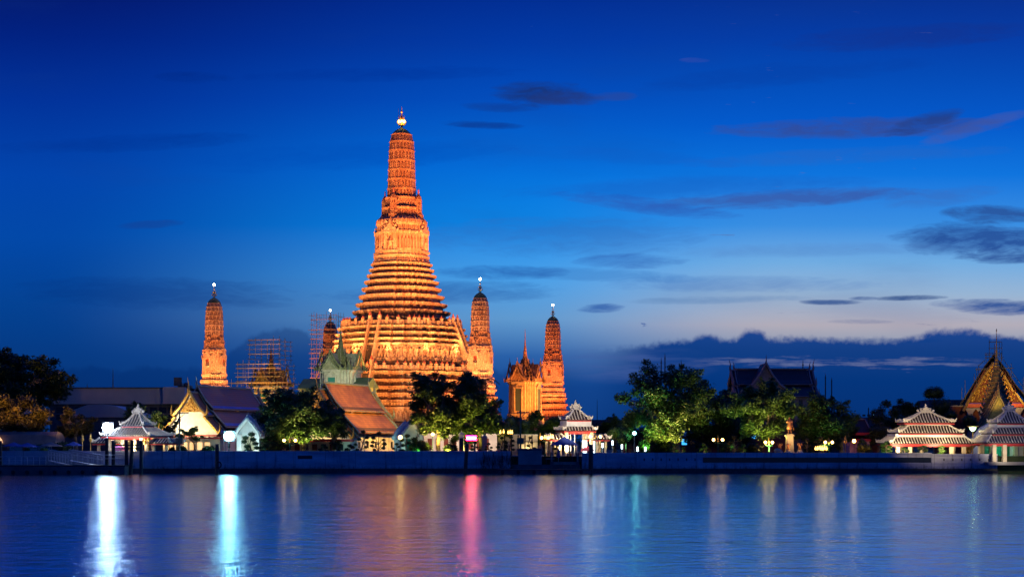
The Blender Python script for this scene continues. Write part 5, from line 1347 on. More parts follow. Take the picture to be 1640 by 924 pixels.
def gilded_ornament(label, px, Y, top):
    t = thing('gilded_lamp_crest', label, 'ornament', (PX(px,Y), Y, GZ)); H = PZ(top,Y)-GZ
    MB().tube((0,0,0),(0,0,H-1.2),.06,.05,6).build('post', GOLD, t)
    MB().lathe([(.04,0),(.26,.25),(.30,.6),(.12,.8),(.18,.95),(.03,1.5)], (0,0,H-1.4), 8).build('crest', GOLD, t)
gilded_ornament('gilded lantern crest on a post left of the warm single lamp', 1354, 250, 698)
gilded_ornament('unlit gilded lantern on a post at the left dock, left one', 132, 249, 695); gilded_ornament('unlit gilded lantern on a post at the left dock, right one', 145, 249, 695)
gilded_ornament('gilded crest beside the left pavilion steps, nearest the posts', 238, 247.5, 694); gilded_ornament('shorter gilded crest on the left pavilion steps', 232, 247.5, 700)
gilded_ornament('gilded crest at the left of the blue canopy', 865, 249, 693)
# bulkhead lamp on the left pavilion steps
single_lamp('warm lamp bulb on the left pavilion steps beside the gilded crest', 226, 247.6, 702, L_TORCH, .30)
# standing white lights
for lab, px, gy in (('white standing light just right of the middle pavilion', 965, 712), ('white standing light in front of the yellow green ball tree', 981, 708), ('white standing light below the dark clipped ball', 996, 714), ('slim white standing light left of a pair by the lawn', 1021, 718), ('slim white standing light right of a pair by the lawn', 1033.5, 718)):
    t = thing('standing_light', lab, 'light', (PX(px,249), 249, GZ), 0, 'white standing lights'); H = PZ(gy,249)-GZ
    MB().lathe([(.12,0),(.08,.1),(.08,max(.2,H-.5))], (0,0,0), 8).build('base', RAIL, t)
    MB().lathe([(.04,0),(.14,.05),(.14,.75),(.04,.8)], (0,0,max(.2,H-.5)), 8).build('tube', L_TUBE, t)
# bright light boxes in the middle pavilion bay
for lab, px in (('tall white light panel right inside the middle pavilion', 937), ('small white light panel beside the right wing column', 949)):
    t = thing('light_panel', lab, 'light', (PX(px,250), 250.6, GZ)); MB().bx(-.42,.42,0,.12,.4,2.6).build('diffuser', L_TUBE, t); MB().bx(-.5,.5,.125,.2,.0,2.75).build('frame', RAIL, t)
# big flood lamps
def flood(label, px, Y, gy, m_, r, base_y=None):
    t = thing('flood_lamp', label, 'flood lamp', (PX(px,Y), Y, GZ if base_y is None else 0)); H = PZ(gy,Y)-(GZ if base_y is None else 0)
    MB().tube((0,0,0),(0,0,H-.3),.12,.09,8).build('post', STEEL, t)
    h = MB(); h.bx(-r*1.1,r*1.1,.30,.62,H-r*1.05,H+r*1.05); h.build('housing', STEEL, t)
    MB().bx(-.5,.5,.2,.3,H-.25,H-.1).build('bracket', STEEL, t)
    MB().ball((0,-.05,H), r, 14, 10, .95).build('lens', m_, t); return t
flood('dazzling white flood lamp on a post left of the white pavilion', 172, 247.5, 684.5, L_WHITE, .85)
flood('dazzling cyan white flood lamp in front of the cold lit gateway', 366.5, 247.5, 698, L_CYAN, .85)
flood('sea green lamp under the leaves of the largest garden tree', 1016, 251, 693.5, L_GREEN, .30)
# red neon sign
t = thing('neon_sign', 'red neon box sign with three amber bars behind the tilted mooring post', 'neon sign', (PX(755,249.5), 249.5, GZ)); H = PZ(701,249.5)-GZ
MB().tube((-.5,0,0),(-.5,0,H-.4),.06,.06,6).tube((.5,0,0),(.5,0,H-.4),.06,.06,6).build('post', STEEL, t)
MB().bx(-.95,.95,.02,.2,H-.55,H+.55).build('case', STEEL, t)
MB().bx(-.92,.92,-.03,.015,H-.42,H-.20).bx(-.92,.92,-.03,.015,H+.18,H+.36).build('red_tube', L_RED, t)
for x in (-.56, 0, .56): MB().bx(x-.22,x+.22,-.05,.01,H-.10,H+.08).build('amber_bar', L_AMBER, t)
# flame shaped torch lamps
def torch(label, px, Y, gy, w=.5, n=6):
    t = thing('torch_lamp', label, 'lamp', (PX(px,Y), Y, GZ)); H = PZ(gy,Y)-GZ; R = random.Random(int(px))
    MB().lathe([(.2,0),(.07,.2),(.06,max(.25,H-.5)),(.3,max(.3,H-.35))], (0,0,0), 8).build('stand', GOLD, t)
    for i in range(n):
        x = (i/(n-1)-.5)*2*w if n > 1 else 0
        MB().lathe([(.05,0),(.16,.15),(.13,.35),(.02,.62+R.random()*.2)], (x, 0, H-.3+R.uniform(-.05,.12)), 6).build('bulb', L_TORCH, t)
torch('cluster of golden flame bulbs on the wall right of the bronze statue', 1315, 247, 718, .95, 7)
torch('golden flame bulbs above the cream screen wall, wider pair', 817, 256, 692, .35, 3); torch('thin golden flame bulbs above the cream screen wall, left', 804, 256, 692, .28, 2)
torch('row of golden bulbs on the left wing of the middle pavilion', 879, 247.8, 700, .7, 5)
t = thing('lantern_bowl', 'green white glowing bowl lantern above the golden planter at right', 'lantern', (PX(1558,250), 250, GZ)); H = PZ(686,250)-GZ
MB().tube((0,0,0),(0,0,H-.6),.1,.08,6).build('post', GOLD, t)
MB().lathe([(.15,0),(.5,.35),(.62,.75),(.02,.8)], (0,0,H-.5), 10).build('bowl', lamp_mat('pale_green_bowl_glow', (.55,1.0,.45), 5), t); MB().bx(-.85,.85,-.5,.5,H+.34,H+.46).build('rim', GOLD, t)
t = thing('golden_planter', 'broad golden carved planter standing under the bowl lantern', 'planter', (PX(1552,251), 251.5, GZ))
MB().lathe([(.9,0),(1.0,.3),(.6,.6),(.7,1.0),(1.5,1.9),(1.6,2.3),(1.3,2.35)], (0,0,0), 12).build('bowl', GOLDLEAF, t)
# ------------------------------------------------------------------ people
def figure(name, label, loc, rz, H, mats, pose='stand', cat='person', thing_obj=None):
    t = thing_obj or thing(name, label, cat, loc, rz)
    J = {'pel':(0,0,.53),'chest':(0,0,.72),'neck':(0,0,.835),'head':(0,.012,.93),
         'lsh':(-.105,0,.80),'rsh':(.105,0,.80),'lhip':(-.055,0,.50),'rhip':(.055,0,.50)}
    if pose == 'stand': A = {'lel':(-.14,.0,.64),'lwr':(-.13,-.06,.50),'rel':(.14,0,.64),'rwr':(.12,-.10,.56),'lkn':(-.06,-.01,.28),'lan':(-.065,.01,.04),'rkn':(.06,-.01,.28),'ran':(.07,.01,.04)}
    elif pose == 'statue': A = {'lel':(-.17,.03,.66),'lwr':(-.10,-.09,.56),'rel':(.165,.02,.65),'rwr':(.15,-.06,.51),'lkn':(-.055,-.01,.28),'lan':(-.06,.01,.04),'rkn':(.07,-.03,.28),'ran':(.085,-.03,.04)}
    else: A = {'lel':(-.15,-.03,.63),'lwr':(-.07,-.15,.60),'rel':(.15,-.05,.66),'rwr':(.10,-.19,.64),'lkn':(-.06,-.03,.28),'lan':(-.06,.05,.04),'rkn':(.06,-.04,.28),'ran':(.06,-.04,.04)}
    J.update(A)
    V, Eg, Rr = [], [], []
    def add(p, r, par=None):
        V.append(tuple(c*H for c in p)); Rr.append(r*H)
        if par is not None: Eg.append((par, len(V)-1))
        return len(V)-1
    pe = add(J['pel'],.078); ch = add(J['chest'],.082,pe); nk = add(J['neck'],.032,ch); h1 = add((0,-.004,.885),.044,nk); add(J['head'],.050,h1)
    for s in 'lr':
        sh = add(J[s+'sh'],.036,ch); el = add(J[s+'el'],.026,sh); wr = add(J[s+'wr'],.018,el)
        w = Vector(J[s+'wr']); d = (w-Vector(J[s+'el'])).normalized(); pm = add(tuple(w+d*.035),.019,wr)
        side = d.cross(Vector((0,1,0))).normalized()
        for k, L in enumerate((.036,.042,.040,.032)):
            o = side*(k-1.5)*.011; f1 = add(tuple(w+d*.052+o),.0062,pm); add(tuple(w+d*(.052+L)+o*1.15+Vector((0,-.010,-.004))),.0048,f1)
        th = add(tuple(w+d*.03-side*.026),.0075,pm); add(tuple(w+d*.055-side*.034),.006,th)
        hp = add(J[s+'hip'],.062,pe); kn = add(J[s+'kn'],.042,hp); an = add(J[s+'an'],.024,kn); a = Vector(J[s+'an']); add((a.x,a.y-.075,.018),.020,an)
    me = bpy.data.meshes.new('body'); me.from_pydata(V, Eg, []); o = bpy.data.objects.new('body', me); col.objects.link(o); o.parent = t
    md = o.modifiers.new('skin', 'SKIN'); sv = me.skin_vertices[0].data
    for i, r in enumerate(Rr): sv[i].radius = (r, r*(.8 if i in (0,1) else 1.0))
    sv[0].use_root = True; md.use_smooth_shade = True
    o.modifiers.new('sub', 'SUBSURF').levels = 1; o.modifiers['sub'].render_levels = 1
    me.materials.append(mats['skin'])
    # face: nose, eyes, ears
    m = MB(); m.tube((0,-.046*H,.945*H),(0,-.060*H,.925*H),.006*H,.009*H,5)
    for sg in (-1,1): m.ball((sg*.018*H,-.044*H,.948*H),.006*H,5,4); m.ball((sg*.050*H,0,.935*H),.010*H,5,4)
    m.bx(-.014*H,.014*H,-.050*H,-.043*H,.908*H,.912*H); m.build('face_features', mats['skin'], t)
    MB().ball((0,.010*H,.952*H),.053*H,9,7,.85).build('hair', mats['hair'], t, True)
    def garment(nm, rings, mt): MB().rings([[(cx+math.cos(2*PI*k/14)*rx*H, cy*H+math.sin(2*PI*k/14)*ry*H, z*H) for k in range(14)] for cx, cy, rx, ry, z in rings]).build(nm, mt, t, True)
    garment('top', [(0,0,.098,.075,.50),(0,0,.092,.072,.60),(0,0,.108,.080,.72),(0,0,.118,.070,.80),(0,0,.040,.040,.845)], mats['top'])
    if pose != 'statue': garment('lower_garment', [(0,0,.098,.085,.10),(0,0,.100,.082,.30),(0,0,.104,.080,.52)], mats['low'])
    for s in 'lr':
        a, b = Vector(J[s+'sh']), Vector(J[s+'el']); MB().tube(tuple(a*H), tuple((a+(b-a)*.95)*H), .043*H, .034*H, 8).build('sleeve', mats['top'], t, True)
        if pose == 'statue':
            a, b, c = Vector(J[s+'hip']), Vector(J[s+'kn']), Vector(J[s+'an']); MB().path([tuple(a*H),tuple(b*H),tuple(c*H)], [.068*H,.05*H,.034*H], 8).build('trouser_leg', mats['top'], t, True)
    return t
DC = mat('dark_cloth', (.05,.05,.07), (.03,.03,.045), 2); HAIR = mat('black_hair', (.02,.015,.012), (.01,.01,.01), 3)
LC = mat('light_cloth', (.5,.42,.36), (.4,.33,.28), 2)
YL = 246.5
figure('person', 'person in orange clothes standing under the right side of the blue canopy', (PX(914,YL), YL+.8, 1.95), 20, 1.72, {'skin':SKIN,'hair':HAIR,'top':ROBE,'low':DC})
figure('person', 'person in dark clothes with reaching arms at the canopy table', (PX(909,YL), YL+.3, 1.95), 60, 1.66, {'skin':SKIN,'hair':HAIR,'top':DC,'low':DC}, 'reach')
# ------------------------------------------------------------------ bronze statue
YS = 252
t = thing('statue', 'bronze standing man on a tall cream pedestal in the garden', 'statue', (PX(1264.5,YS), YS, GZ)); ph = PZ(695,YS)-GZ; S = YS/F
MB().bx(-.95,.95,-.95,.95,0,.5).bx(-.80,.80,-.80,.80,.5,.75).box((0,0,(ph-.35+.75)/2),(.66,.66,(ph-.35-.75)/2),.86).bx(-.74,.74,-.74,.74,ph-.35,ph-.18).bx(-.60,.60,-.60,.60,ph-.18,ph).build('pedestal', CREAM, t)
MB().lathe([(.95,0),(.9,.2),(.6,.35),(.5,.5)], (1.5,-.6,0), 10).build('side_plinth', CREAM, t)
f = thing('statue_figure', None, None, (0,0,ph), -6); f.parent = t
figure('x', None, (0,0,0), 0, (PZ(667.5,YS)-GZ-ph)/1.0, {'skin':BRONZE,'hair':BRONZE,'top':BRONZE}, 'statue', thing_obj=f)
H = PZ(667.5,YS)-GZ-ph
MB().rings([[(math.cos(2*PI*k/14)*rx*H, math.sin(2*PI*k/14)*ry*H+.02, z*H) for k in range(14)] for rx, ry, z in ((.16,.12,.30),(.135,.10,.45),(.115,.085,.58),(.13,.09,.72),(.12,.075,.81))]).build('coat', BRONZE, f, True)
MB().tube((.17*H,-.02,.50*H),(.26*H,.15,.20*H),.05,.03,6).build('sword', BRONZE, f)
for lab, px in (('small bronze figure on a low round base, left front of the pedestal', 1262.5), ('small bronze figure on a low round base, right of the pedestal', 1281), ('dim small bronze figure left of the pedestal', 1249)):
    s = thing('small_statue', lab, 'statue', (PX(px,249.3), 249.3, GZ), 0, 'small bronze figures round the pedestal')
    MB().lathe([(.68,0),(.72,.55),(.5,.75),(.38,.95),(.42,1.05)], (0,0,0), 10).build('base', CREAM if px > 1250 else CONC, s)
    m = MB(); little_figure(m, Vector((0,0,1.05)), -PI/2, 1.15); m.build('figure', BRONZE, s)
t = thing('stone_ball', 'round orange lit stone on the wall left of the statue', 'ornament', (PX(1245,248), 248, GZ)); MB().lathe([(.3,0),(.34,.5),(.6,.75),(.62,1.05),(.35,1.3),(.03,1.35)], (0,0,0), 10).build('stone', CREAM, t)
# ------------------------------------------------------------------ landing, canopy, tables
YD = 243.5
t = thing('landing_stage', 'dark concrete landing with steps in the wall opening under the canopy', 'landing', (PX(875,YD), YD, 0)); h = lambda px: (px-875)*YD/F
MB().bx(h(819),h(930),1.6,4.2,-.5,1.45).build('deck', CONC_DARK, t)
for k in range(4): MB().bx(h(884),h(926),1.3-k*.35,1.62-k*.35,-.5,1.2-k*.3).build('step', CONC_DARK, t)
MB().bx(h(882),h(928),1.7,9,1.455,1.93).build('upper_floor', PAVE, t)
MB().bx(h(830),h(868),1.7,4.1,1.455,3.9).build('concrete_block', CONC, t); MB().bx(h(828),h(870),1.5,4.3,3.905,4.2).build('block_cap', CONC_DARK, t)
for px in (884, 926): MB().bx(h(px)-.25,h(px)+.25,1.5,2.0,.2,3.6).build('gate_post', CONC_DARK, t)
p = thing('pontoon', 'long black floating pontoon moored below the landing', 'pontoon', (PX(872,238), 238.5, 0)); hh = lambda px: (px-872)*238.5/F
MB().bx(hh(798),hh(946),-1.6,1.6,-.3,.62).build('hull', CONC_DARK, p)
MB().bx(hh(797),hh(947),-1.8,1.8,.63,.78).build('deck', WOOD, p)
for px in (805, 830, 855, 880, 905, 930): MB().tube((hh(px),-1.82,.35),(hh(px),-2.15,.35),.32,.32,10).build('tyre_fender', mat('black_rubber', (.02,.02,.02)), p)
for i, px in enumerate((902, 915, 924, 938)): MB().tube((hh(px),1.4,.8),(hh(px),1.4,1.9),.05,.05,6).build('bollard', STEEL, p)
c = thing('canopy', 'blue peaked canopy tent on thin poles over the landing', 'canopy', (PX(904,246), 246.2, 1.93)); zc = lambda py: PZ(py,246.2)-1.93; S = 246.2/F; w = 21.5*S
MB().rings([[(-w,-1.9,zc(713)),(w,-1.9,zc(713)),(w,1.9,zc(713)),(-w,1.9,zc(713))],[(-w,-1.9,zc(711.5)),(w,-1.9,zc(711.5)),(w,1.9,zc(711.5)),(-w,1.9,zc(711.5))],[(-.05,-.05,zc(699)),(.05,-.05,zc(699)),(.05,.05,zc(699)),(-.05,.05,zc(699))]]).build('canvas_roof', BLUECLOTH, c)
for sx in (-1,1):
    for sy in (-1,1): MB().tube((sx*(w-.1),sy*1.8,0),(sx*(w-.1),sy*1.8,zc(713)),.04,.04,6).build('pole', RAIL, c)
for lab, px in (('dark table at the left side of the canopy', 881), ('dark table at the right side of the canopy', 923)):
    q = thing('table', lab, 'table', (PX(px,245), 245.2, 1.455 if px < 900 else 1.93)); MB().bx(-.75,.75,-.4,.4,.95,1.05).build('tabletop', CONC, q)
    for x in (-.65,.65):
        for y in (-.33,.33): MB().tube((x,y,0),(x,y,.95),.035,.035,5).build('leg', STEEL, q)
u = thing('folded_parasol', 'folded blue parasol leaning under the canopy', 'parasol', (PX(894.5,245), 245.6, 1.93)); MB().tube((0,0,0),(0,0,2.5),.04,.04,6).build('pole', RAIL, u)
MB().lathe([(.32,0),(.30,.25),(.22,.9),(.12,1.5),(.03,1.7)], (0,0,.75), 9).build('canvas', BLUECLOTH, u)
u = thing('parasol', 'open pink red parasol in front of the middle pavilion columns', 'parasol', (PX(941,249), 248.6, GZ)); MB().tube((0,0,0),(0,0,1.7),.04,.04,6).build('pole', RAIL, u)
MB().lathe([(1.25,0),(1.15,.25),(.75,.6),(.02,.85)], (0,0,.85), 12).build('canvas', mat('pink_canvas', (.45,.08,.14), (.35,.05,.1), 2), u)
u = thing('parasol', 'open dark red parasol inside the left pavilion', 'parasol', (PX(190,248), 248.4, GZ)); MB().tube((0,0,0),(0,0,2.2),.04,.04,6).build('pole', RAIL, u)
MB().lathe([(1.35,0),(1.2,.3),(.8,.65),(.02,.9)], (0,0,1.0), 12).build('canvas', mat('purple_canvas', (.20,.04,.16), (.14,.03,.11), 2), u)
# ------------------------------------------------------------------ mooring posts
def post(label, px, Y, top, tilt=0, r=.38, tyre=False):
    t = thing('mooring_post', label, 'mooring post', (PX(px,Y), Y, -1.2), 0, 'dark mooring posts in the river'); H = PZ(top,Y)+1.2
    MB().tube((0,0,0),(tilt,0,H),r,r*.92,10).build('timber_pile', WOOD, t)
    MB().lathe([(r*1.02,0),(r*.95,.12),(.02,.16)], (tilt,0,H), 10).build('cap', STEEL, t)
    if tyre:
        m = MB()
        for k in range(10):
            a, b = 2*PI*k/10, 2*PI*(k+1)/10; m.tube((.38+math.cos(a)*.42,-.45,1.2+1.5+math.sin(a)*.5),(.38+math.cos(b)*.42,-.45,2.7+math.sin(b)*.5),.13,.13,6)
        m.build('tyre', mat('black_rubber', (.02,.02,.02)), t)
    return t
post('lone dark mooring post with a tyre, below the cyan flood lamp', 347.5, 240, 712, 0, .34, True)
post('leaning dark mooring post in front of the red neon', 744.5, 240, 712, .35, .34)
post('single dark mooring post right of the blue canopy', 946, 239, 713, .05, .42)
post('mooring post at the very left edge of the photo', 1, 238, 707, 0, .24)
for lab, px, top, ti in (('mooring post nearest the white flood lamp', 171, 702, 0), ('mooring post at the left end of the timber crossbeams', 181.5, 707, 0), ('upright mooring post left of the leaning pair', 203, 706, -.1), ('slightly leaning mooring post in the middle of the frame', 208.5, 706, .35), ('rightmost mooring post of the left dock group', 226, 707, 0)):
    post(lab, px, 238.5 if px > 172 else 240, top, ti, .31)
t = thing('crossbeam_frame', 'two dark horizontal beams bolted across the left mooring posts', 'timber frame', (PX(204,238), 238.5, 0))
for py in (712.5, 718): MB().bx(-2.3,2.35,-.42,-.33,PZ(py+1,238.5),PZ(py-1,238.5)).build('beam', WOOD, t)
# ------------------------------------------------------------------ left dock with gangways
p = thing('pontoon', 'long dark floating pontoon at the far left with railings', 'pontoon', (PX(90,238), 238.5, 0)); hh = lambda px: (px-90)*238.5/F; zz = lambda py: PZ(py,238.5)
MB().bx(hh(-60),hh(204),-2.2,2.0,-.3,zz(746)-.06).build('hull', CONC_DARK, p); MB().bx(hh(-60),hh(205),-2.35,2.1,zz(746)-.05,zz(745)+.08).build('deck', WOOD, p)
for px in range(6, 200, 22): MB().tube((hh(px),-2.37,.35),(hh(px),-2.7,.35),.33,.33,10).build('tyre_fender', mat('black_rubber', (.02,.02,.02)), p)
for a, b, y0 in ((-10, 78, 731), (160, 202, 728)):
    n = int((b-a)/9); r = MB()
    for i in range(n+1): MB().tube((hh(a+i*(b-a)/n),-2.0,zz(745)),(hh(a+i*(b-a)/n),-2.0,zz(y0)),.045,.045,5).build('rail_post', RAIL, p)
    MB().tube((hh(a),-2.0,zz(y0)),(hh(b),-2.0,zz(y0)),.05,.05,5).build('handrail', RAIL, p); MB().tube((hh(a),-2.0,zz(y0+6)),(hh(b),-2.0,zz(y0+6)),.035,.035,5).build('mid_rail', RAIL, p)
def gangway(label, xa, ya, xb, yb, Yg):
    t = thing('gangway', label, 'gangway', (PX(xa,Yg), Yg, 0)); h = lambda px: (px-xa)*Yg/F; z = lambda py: PZ(py,Yg); L = h(xb)
    m = MB()._add([(0,-.9,z(ya+18)),(L,-.9,z(yb+18)),(L,.9,z(yb+18)),(0,.9,z(ya+18)),(0,-.9,z(ya+19.5)),(L,-.9,z(yb+19.5)),(L,.9,z(yb+19.5)),(0,.9,z(ya+19.5))],[]) if False else None
    m = MB(); m._add([(0,-.9,z(ya+17)),(L,-.9,z(yb+17)),(L,.9,z(yb+17)),(0,.9,z(ya+17)),(0,-.9,z(ya+18.5)),(L,-.9,z(yb+18.5)),(L,.9,z(yb+18.5)),(0,.9,z(ya+18.5))], [(0,1,2,3),(7,6,5,4),(0,4,5,1),(1,5,6,2),(2,6,7,3),(3,7,4,0)])
    m.build('walkway', RAIL, t)
    for yy in (-.95,.95):
        for k, o in enumerate((0, 3, 8)): MB().tube((0,yy,z(ya+o)),(L,yy,z(yb+o*.9)),(.10,.05,.05)[k],(.10,.05,.05)[k],6).build('handrail', RAIL, t)
        for i in range(8):
            f = i/7; MB().tube((L*f,yy,z(ya+(yb-ya)*f+17)),(L*f,yy,z(ya+(yb-ya)*f)),.045,.045,5).build('rail_post', RAIL, t)
gangway('pale railed gangway sloping down to the left pontoon, left one', 80, 720, 111, 727, 242)
gangway('brightly lit railed gangway sloping down to the left pontoon, right one', 113, 720, 168, 730, 241)
# ------------------------------------------------------------------ far left awnings and tent
t = thing('marquee', 'long grey arched marquee roof with a glowing end at the far left', 'tent', (PX(40,262), 262, 0)); h = lambda px: (px-40)*262/F; z = lambda py: PZ(py,262)
MB().prism([(-.5,z(711)),(5.0,z(711)),(4.8,z(700)),(3.2,z(693)),(1.0,z(691)),(0,z(696))], 'x', h(-40), h(90)).build('canvas_roof', GREYCLOTH, t)
MB().prism([(h(-12),z(709)),(h(6),z(709)),(h(5),z(704)),(h(1),z(699)),(h(-4),z(697)),(h(-12),z(699))], 'y', -1.0, -.55).build('lit_arch', lamp_mat('lit_tent_end_glow', (1.0,.5,.14), 1.3), t)
for px in (-20, 10, 35, 60, 86): MB().tube((h(px),.2,GZ),(h(px),.2,z(711)),.07,.07,6).build('pole', STEEL, t)
for lab, px, top, w, mt in (('dark blue parasol under the grey marquee, left', 22, 708, 17, BLUECLOTH), ('wide blue parasol under the grey marquee', 44, 709, 19, BLUECLOTH), ('dark parasol right of the grey marquee', 82, 708, 18, GREYCLOTH), ('blue peaked parasol beside the right gangway', 118, 707, 15, BLUECLOTH)):
    u = thing('parasol', lab, 'parasol', (PX(px,252), 252, GZ), 0, 'open parasols at the left landing'); Z = PZ(top,252)-GZ; r = w*252/F
    MB().tube((0,0,0),(0,0,Z),.05,.04,6).build('pole', RAIL, u); MB().lathe([(r,0),(r,.12),(r*.5,.42),(.03,.78)], (0,0,Z-.75), 8).build('canvas', mt, u)
# ------------------------------------------------------------------ utility poles
def upole(label, px, Y, top, m_, box_y, arm_y, al):
    t = thing('utility_pole', label, 'utility pole', (PX(px,Y), Y, GZ)); z = lambda py: PZ(py,Y)-GZ; S = Y/F
    MB().tube((0,0,0),(0,0,z(top)),.17,.12,8).build('pole', m_, t)
    MB().bx(-al[0]*S, al[1]*S,-.22,-.12,z(arm_y+.8),z(arm_y-.8)).build('crossarm', m_, t)
    MB().tube((0,-.15,z(arm_y+9)),(al[1]*S*.6,-.17,z(arm_y+.8)),.05,.05,4).build('brace', m_, t)
    MB().bx(-.6,.6,-.5,.5,z(box_y+5),z(box_y-5)).build('transformer', STEEL if px < 500 else GREENSTEEL, t)
    MB().bx(-.25,.25,-.45,-.15,z(arm_y+14),z(arm_y+9)).build('junction_box', STEEL, t)
upole('thin dark utility pole with crossarm in front of the bright white gable', 287.5, 249, 657, STEEL, 706, 661, (4, 15))
upole('green utility pole with crossarm standing on the landing block', 833.5, 248, 656, GREENSTEEL, 706, 660, (6, 14))
# antenna like sensor post and small skiff marker left of centre
t = thing('marker_post', 'short dark marker post on a small rock at the foot of the wall', 'marker', (PX(684,243.5), 243.6, 0)); MB().tube((0,0,0),(0,0,2.4),.06,.04,6).build('post', STEEL, t); MB().lathe([(1.3,-.3),(1.0,.1),(.4,.5),(.1,.6)], (0,0,0), 9).build('rock', DARKSTONE, t)
# stone gate lamps by red neon
for lab, px, top in (('pale stone gate pillar with cold lit top left of the red neon', 739, 693), ('grey stone pillar right of the red neon', 776, 698)):
    t = thing('gate_pillar', lab, 'pillar', (PX(px,252), 252, GZ)); H = PZ(top,252)-GZ
    MB().bx(-.42,.42,-.42,.42,0,H-.4).bx(-.55,.55,-.55,.55,H-.4,H-.2).build('shaft', WHITE if px < 760 else CONC, t); MB().lathe([(.5,0),(.4,.2),(.1,.35),(.02,.7)], (0,0,H-.2), 8).build('cap', WHITE if px < 760 else CONC, t)
    if px < 760: MB().bx(-.35,.35,-.47,-.425,.3,H-.9).build('dark_niche', GLASSDARK, t)

# ------------------------------------------------------------------ light of the place, with some added spots
def L(x, y, z, tx, ty, tz, w, c, deg=70, r=.4, bl=.7): spot('unseen_flood', (x,y,z), (tx,ty,tz), w, c, deg, r, bl)
# great tower: ring of sodium floods on low masts
for dg, wt, tz, zz in ((-172,60000,34,6),(-152,90000,40,16),(-133,110000,36,7),(-126,60000,48,20),(-88,100000,36,7),(-80,70000,48,20),(-62,38000,30,7),(-50,38000,34,9),(-32,70000,36,8),(-12,50000,36,8)):
    x, y, z = around(34 if dg in (-62,-50) else 50, dg, zz); L(x, y, z, CC[0], CC[1], tz+9, wt*1.45, SODIUM, 66)
for dg, wt in ((-148,1.0),(-84,1.1),(-73,.9),(-50,.9),(-38,.8)):     # from the satellite plinths to the top of the tower
    x, y, z = around(52, dg, 15); L(x, y, z, CC[0], CC[1], 70, 250000*wt, SODIUM_DEEP, 36)
for dg in (-155,-125,-95,-65,-35):            # on the terrace, washing the stepped tiers
    x, y, z = around(20, dg, 27); L(x, y, z, CC[0]+5*math.cos(math.radians(dg)), CC[1]+5*math.sin(math.radians(dg)), 50, 9000, (1.0,.40,.11), 80, .3)
for k, w in (('A',.90),('B',1.15),('C',.80)):
    x, y = SAT[k]
    for dg, s in ((-163,1.0),(-103,1.0),(-44,1.1)):
        a = math.radians(dg); L(x+17*math.cos(a), y+17*math.sin(a), 7, x, y, 34, 84000*w*s, (1.0,.37,.10) if k != 'C' else (1.0,.27,.06), 80, .3)
x, y = SAT['D']; L(x-16, y-22, 12, x, y, 30, 90000, SODIUM_DEEP, 50)
# shrines
L(PX(838,340), 334, 5, PX(841,356), 356, 20, 8500, (1.0,.34,.05), 85); L(PX(858,345), 340, 8, PX(845,356), 356, 22, 5500, (1.0,.40,.06), 85)
L(PX(400,350), 352, 9, PX(430,376), 376, 20, 18000, (1.0,.56,.10), 70); L(PX(450,350), 352, 9, PX(436,376), 376, 17, 3500, (.7,1.0,.75), 60)
L(PX(540,300), 306, 16, PX(546,331), 331, 20, 17000, (.95,1.0,.75), 80)
# halls
for dx in (-3.2, 3.0): L(PX(303,272)-2.6+dx, 265.6-dx*.38, 5.9, PX(303,272)+dx*.6, 272, 10.0, 9500, (1.0,.76,.40), 130, .4)
L(PX(508,272)-2.6, 265.4, 6.2, PX(508,272), 272, 12, 4200, (1.0,.64,.24), 130, .4)
L(PX(688,268), 268, 17, PX(590,285), 283, 13, 46000, (1.0,.50,.06), 80, .5)  # unseen spot in mid-air, added to light the orange roof
L(PX(450,268), 266, 15, PX(365,285), 284, 12, 2200, (1.0,.56,.35), 90, .6)  # added fill for the blue banded roof, no fixture
# roofs of the pavilions, from unseen spots added in mid-air over the river
L(PX(190,238), 238, 9.5, PX(221,252), 252, 7.5, 2800, (1.0,.90,.75), 80, .3)
L(PX(930,238), 238, 9.5, PX(922,252), 252, 8.5, 6500, (1.0,.84,.62), 70, .3)
L(PX(1450,238), 236, 9.5, PX(1475,252), 252, 8, 4200, (1.0,.76,.42), 80, .3); L(PX(1500,238), 236, 9.5, PX(1500,252), 252, 8, 3000, (1.0,.76,.42), 80, .3)
L(PX(1610,236), 234, 9, PX(1616,247), 247, 9.5, 700, (1.0,.85,.7), 70, .3)
L(PX(600,262), 256, 3.6, PX(592,280), 280, 6, 1100, (.40,.95,1.0), 110, .3); L(PX(652,258), 257, 3.3, PX(652,262), 262, 7, 260, (.5,1.0,.8), 130, .2)
L(PX(403,258), 251.5, 3.3, PX(403,258), 257, 7, 900, (.75,1.0,.95), 120, .2)
L(PX(720,270), 280, 4, PX(735,292), 292, 7, 5000, (1.0,.62,.35), 130, .3); L(PX(775,270), 280, 4, PX(780,292), 292, 6, 3500, (1.0,.7,.5), 130, .3)
# pavilions
L(PX(215,246), 246.4, 3.9, PX(221,252), 252, 9, 3600, (1.0,.80,.50), 140, .3); L(PX(250,252), 251, 4.5, PX(245,252), 253, 6, 500, (1.0,.6,.2), 150, .3)
L(PX(905,246), 247.6, 4.0, PX(920,252), 252, 10, 6500, (1.0,.76,.44), 140, .3); L(PX(940,246), 247.8, 4.0, PX(925,252), 252, 8, 5600, (1.0,.78,.48), 140, .3)
L(PX(1440,246), 246.2, 4.0, PX(1465,252), 252, 8, 2200, (1.0,.76,.46), 140, .3); L(PX(1510,246), 246.2, 4.0, PX(1500,252), 252, 8, 2200, (1.0,.76,.46), 140, .3)
L(PX(1612,240), 240.5, 3.0, PX(1612,247), 247, 6, 700, (1.0,.85,.65), 140, .3); L(PX(1600,247), 248, 4.8, PX(1600,250), 250.2, 3.6, 240, (.2,1.0,.75), 140, .2)
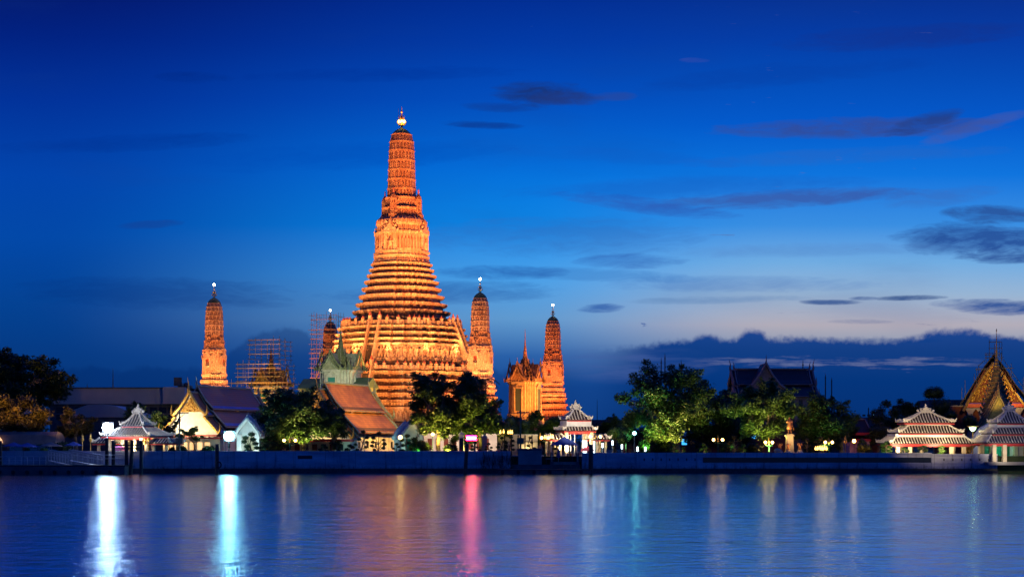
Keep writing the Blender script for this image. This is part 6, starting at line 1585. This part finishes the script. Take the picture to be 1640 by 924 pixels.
# right complex
L(PX(1560,290), 291, 14, PX(1575,300), 300, 19, 3600, (1.0,.66,.14), 100, .3); L(PX(1625,290), 292, 14, PX(1622,300), 300, 17, 2600, (1.0,.66,.14), 100, .3)
L(PX(1585,270), 268, 9, PX(1596,280), 280, 22, 5200, (1.0,.55,.14), 60, .3); L(PX(1550,262), 258, 3.5, PX(1556,256), 254, 5, 160, (1.0,.7,.2), 120, .2); L(PX(1590,258), 256, 3.4, PX(1600,262), 262, 8, 500, (.9,.85,.8), 120, .3)
L(PX(1375,272), 275, 4, PX(1378,285), 285, 7, 500, (1.0,.3,.4), 120, .3)
# trees lit from below, far left ones from unseen spots in front; statue spots added
for px, Y, z, tx, tz, w, c in ((20,256,7.8,25,6,1500,(1.0,.42,.06)),(60,256,7.8,64,5,1500,(1.0,.42,.06)),(92,257,6,92,6,1100,(1.0,.42,.06)),(125,260,4,124,8,1300,(1.0,.50,.10)),(-10,256,7.8,0,6,1300,(1.0,.40,.06)),
    (700,250,3.3,700,9,6500,(1.0,.66,.12)),(715,251,3.3,735,8,5200,(1.0,.72,.08)),(745,252,3.3,760,7,2600,(.9,.8,.1)),(703,249.5,3.2,703,3.5,400,(1.0,.75,.3)),(500,252,3.3,505,9,1500,(.8,.8,.2)),(668,250.5,3.3,668,4.5,350,(.2,1.0,.2)),(470,252,3.3,485,9,2600,(.95,.80,.20)),
    (1080,256,3.3,1085,12,4200,(1.0,.66,.20)),(1062,255,3.3,1055,9,2600,(.9,.85,.20)),(1235,251,3.3,1228,12,3000,(.95,.86,.22)),(1222,251,3.3,1215,10,1400,(.95,.86,.22)),(1320,252,3.3,1318,10,1000,(.45,1.0,.25)),(1040,253,3.3,1035,9,1800,(.35,1.0,.25)),(1130,258,3.3,1128,9,700,(.6,.9,.25)),(1010,256,3.3,1012,8,900,(.2,1.0,.45)),
    (870,266,3.3,870,9,700,(.8,.9,.2)),(982,251,3.3,982,6,260,(.95,.9,.2)),(1180,254,3.3,1175,10,600,(.5,1.0,.3)),(1266,244.8,4.2,1264.5,4.8,1500,(1.0,.60,.22)),(1275,246.3,3.9,1270,3.5,300,(1.0,.6,.2)),(1375,250,3.2,1384,4,120,(1.0,.65,.15)),
    (1420,247.3,3.1,1420,4.2,90,(.6,1.0,.3)),(1507,247.3,3.1,1507,4.2,110,(.7,1.0,.3)),(1126,248,3.1,1126,4,60,(.95,1.0,.25)),(1190,248,3.1,1190,4,50,(.9,1.0,.25)),(1090,248,3.1,1088,4,70,(.95,1.0,.25)),(845,257,3.2,848,5,260,(1.0,.8,.4))):
    L(PX(px,Y), Y, z, PX(tx,Y+4), Y+4, z+tz, w*(5 if c[1] < .45 and w > 1000 else 2.3 if w > 600 else 2.0), c, 105, .3)
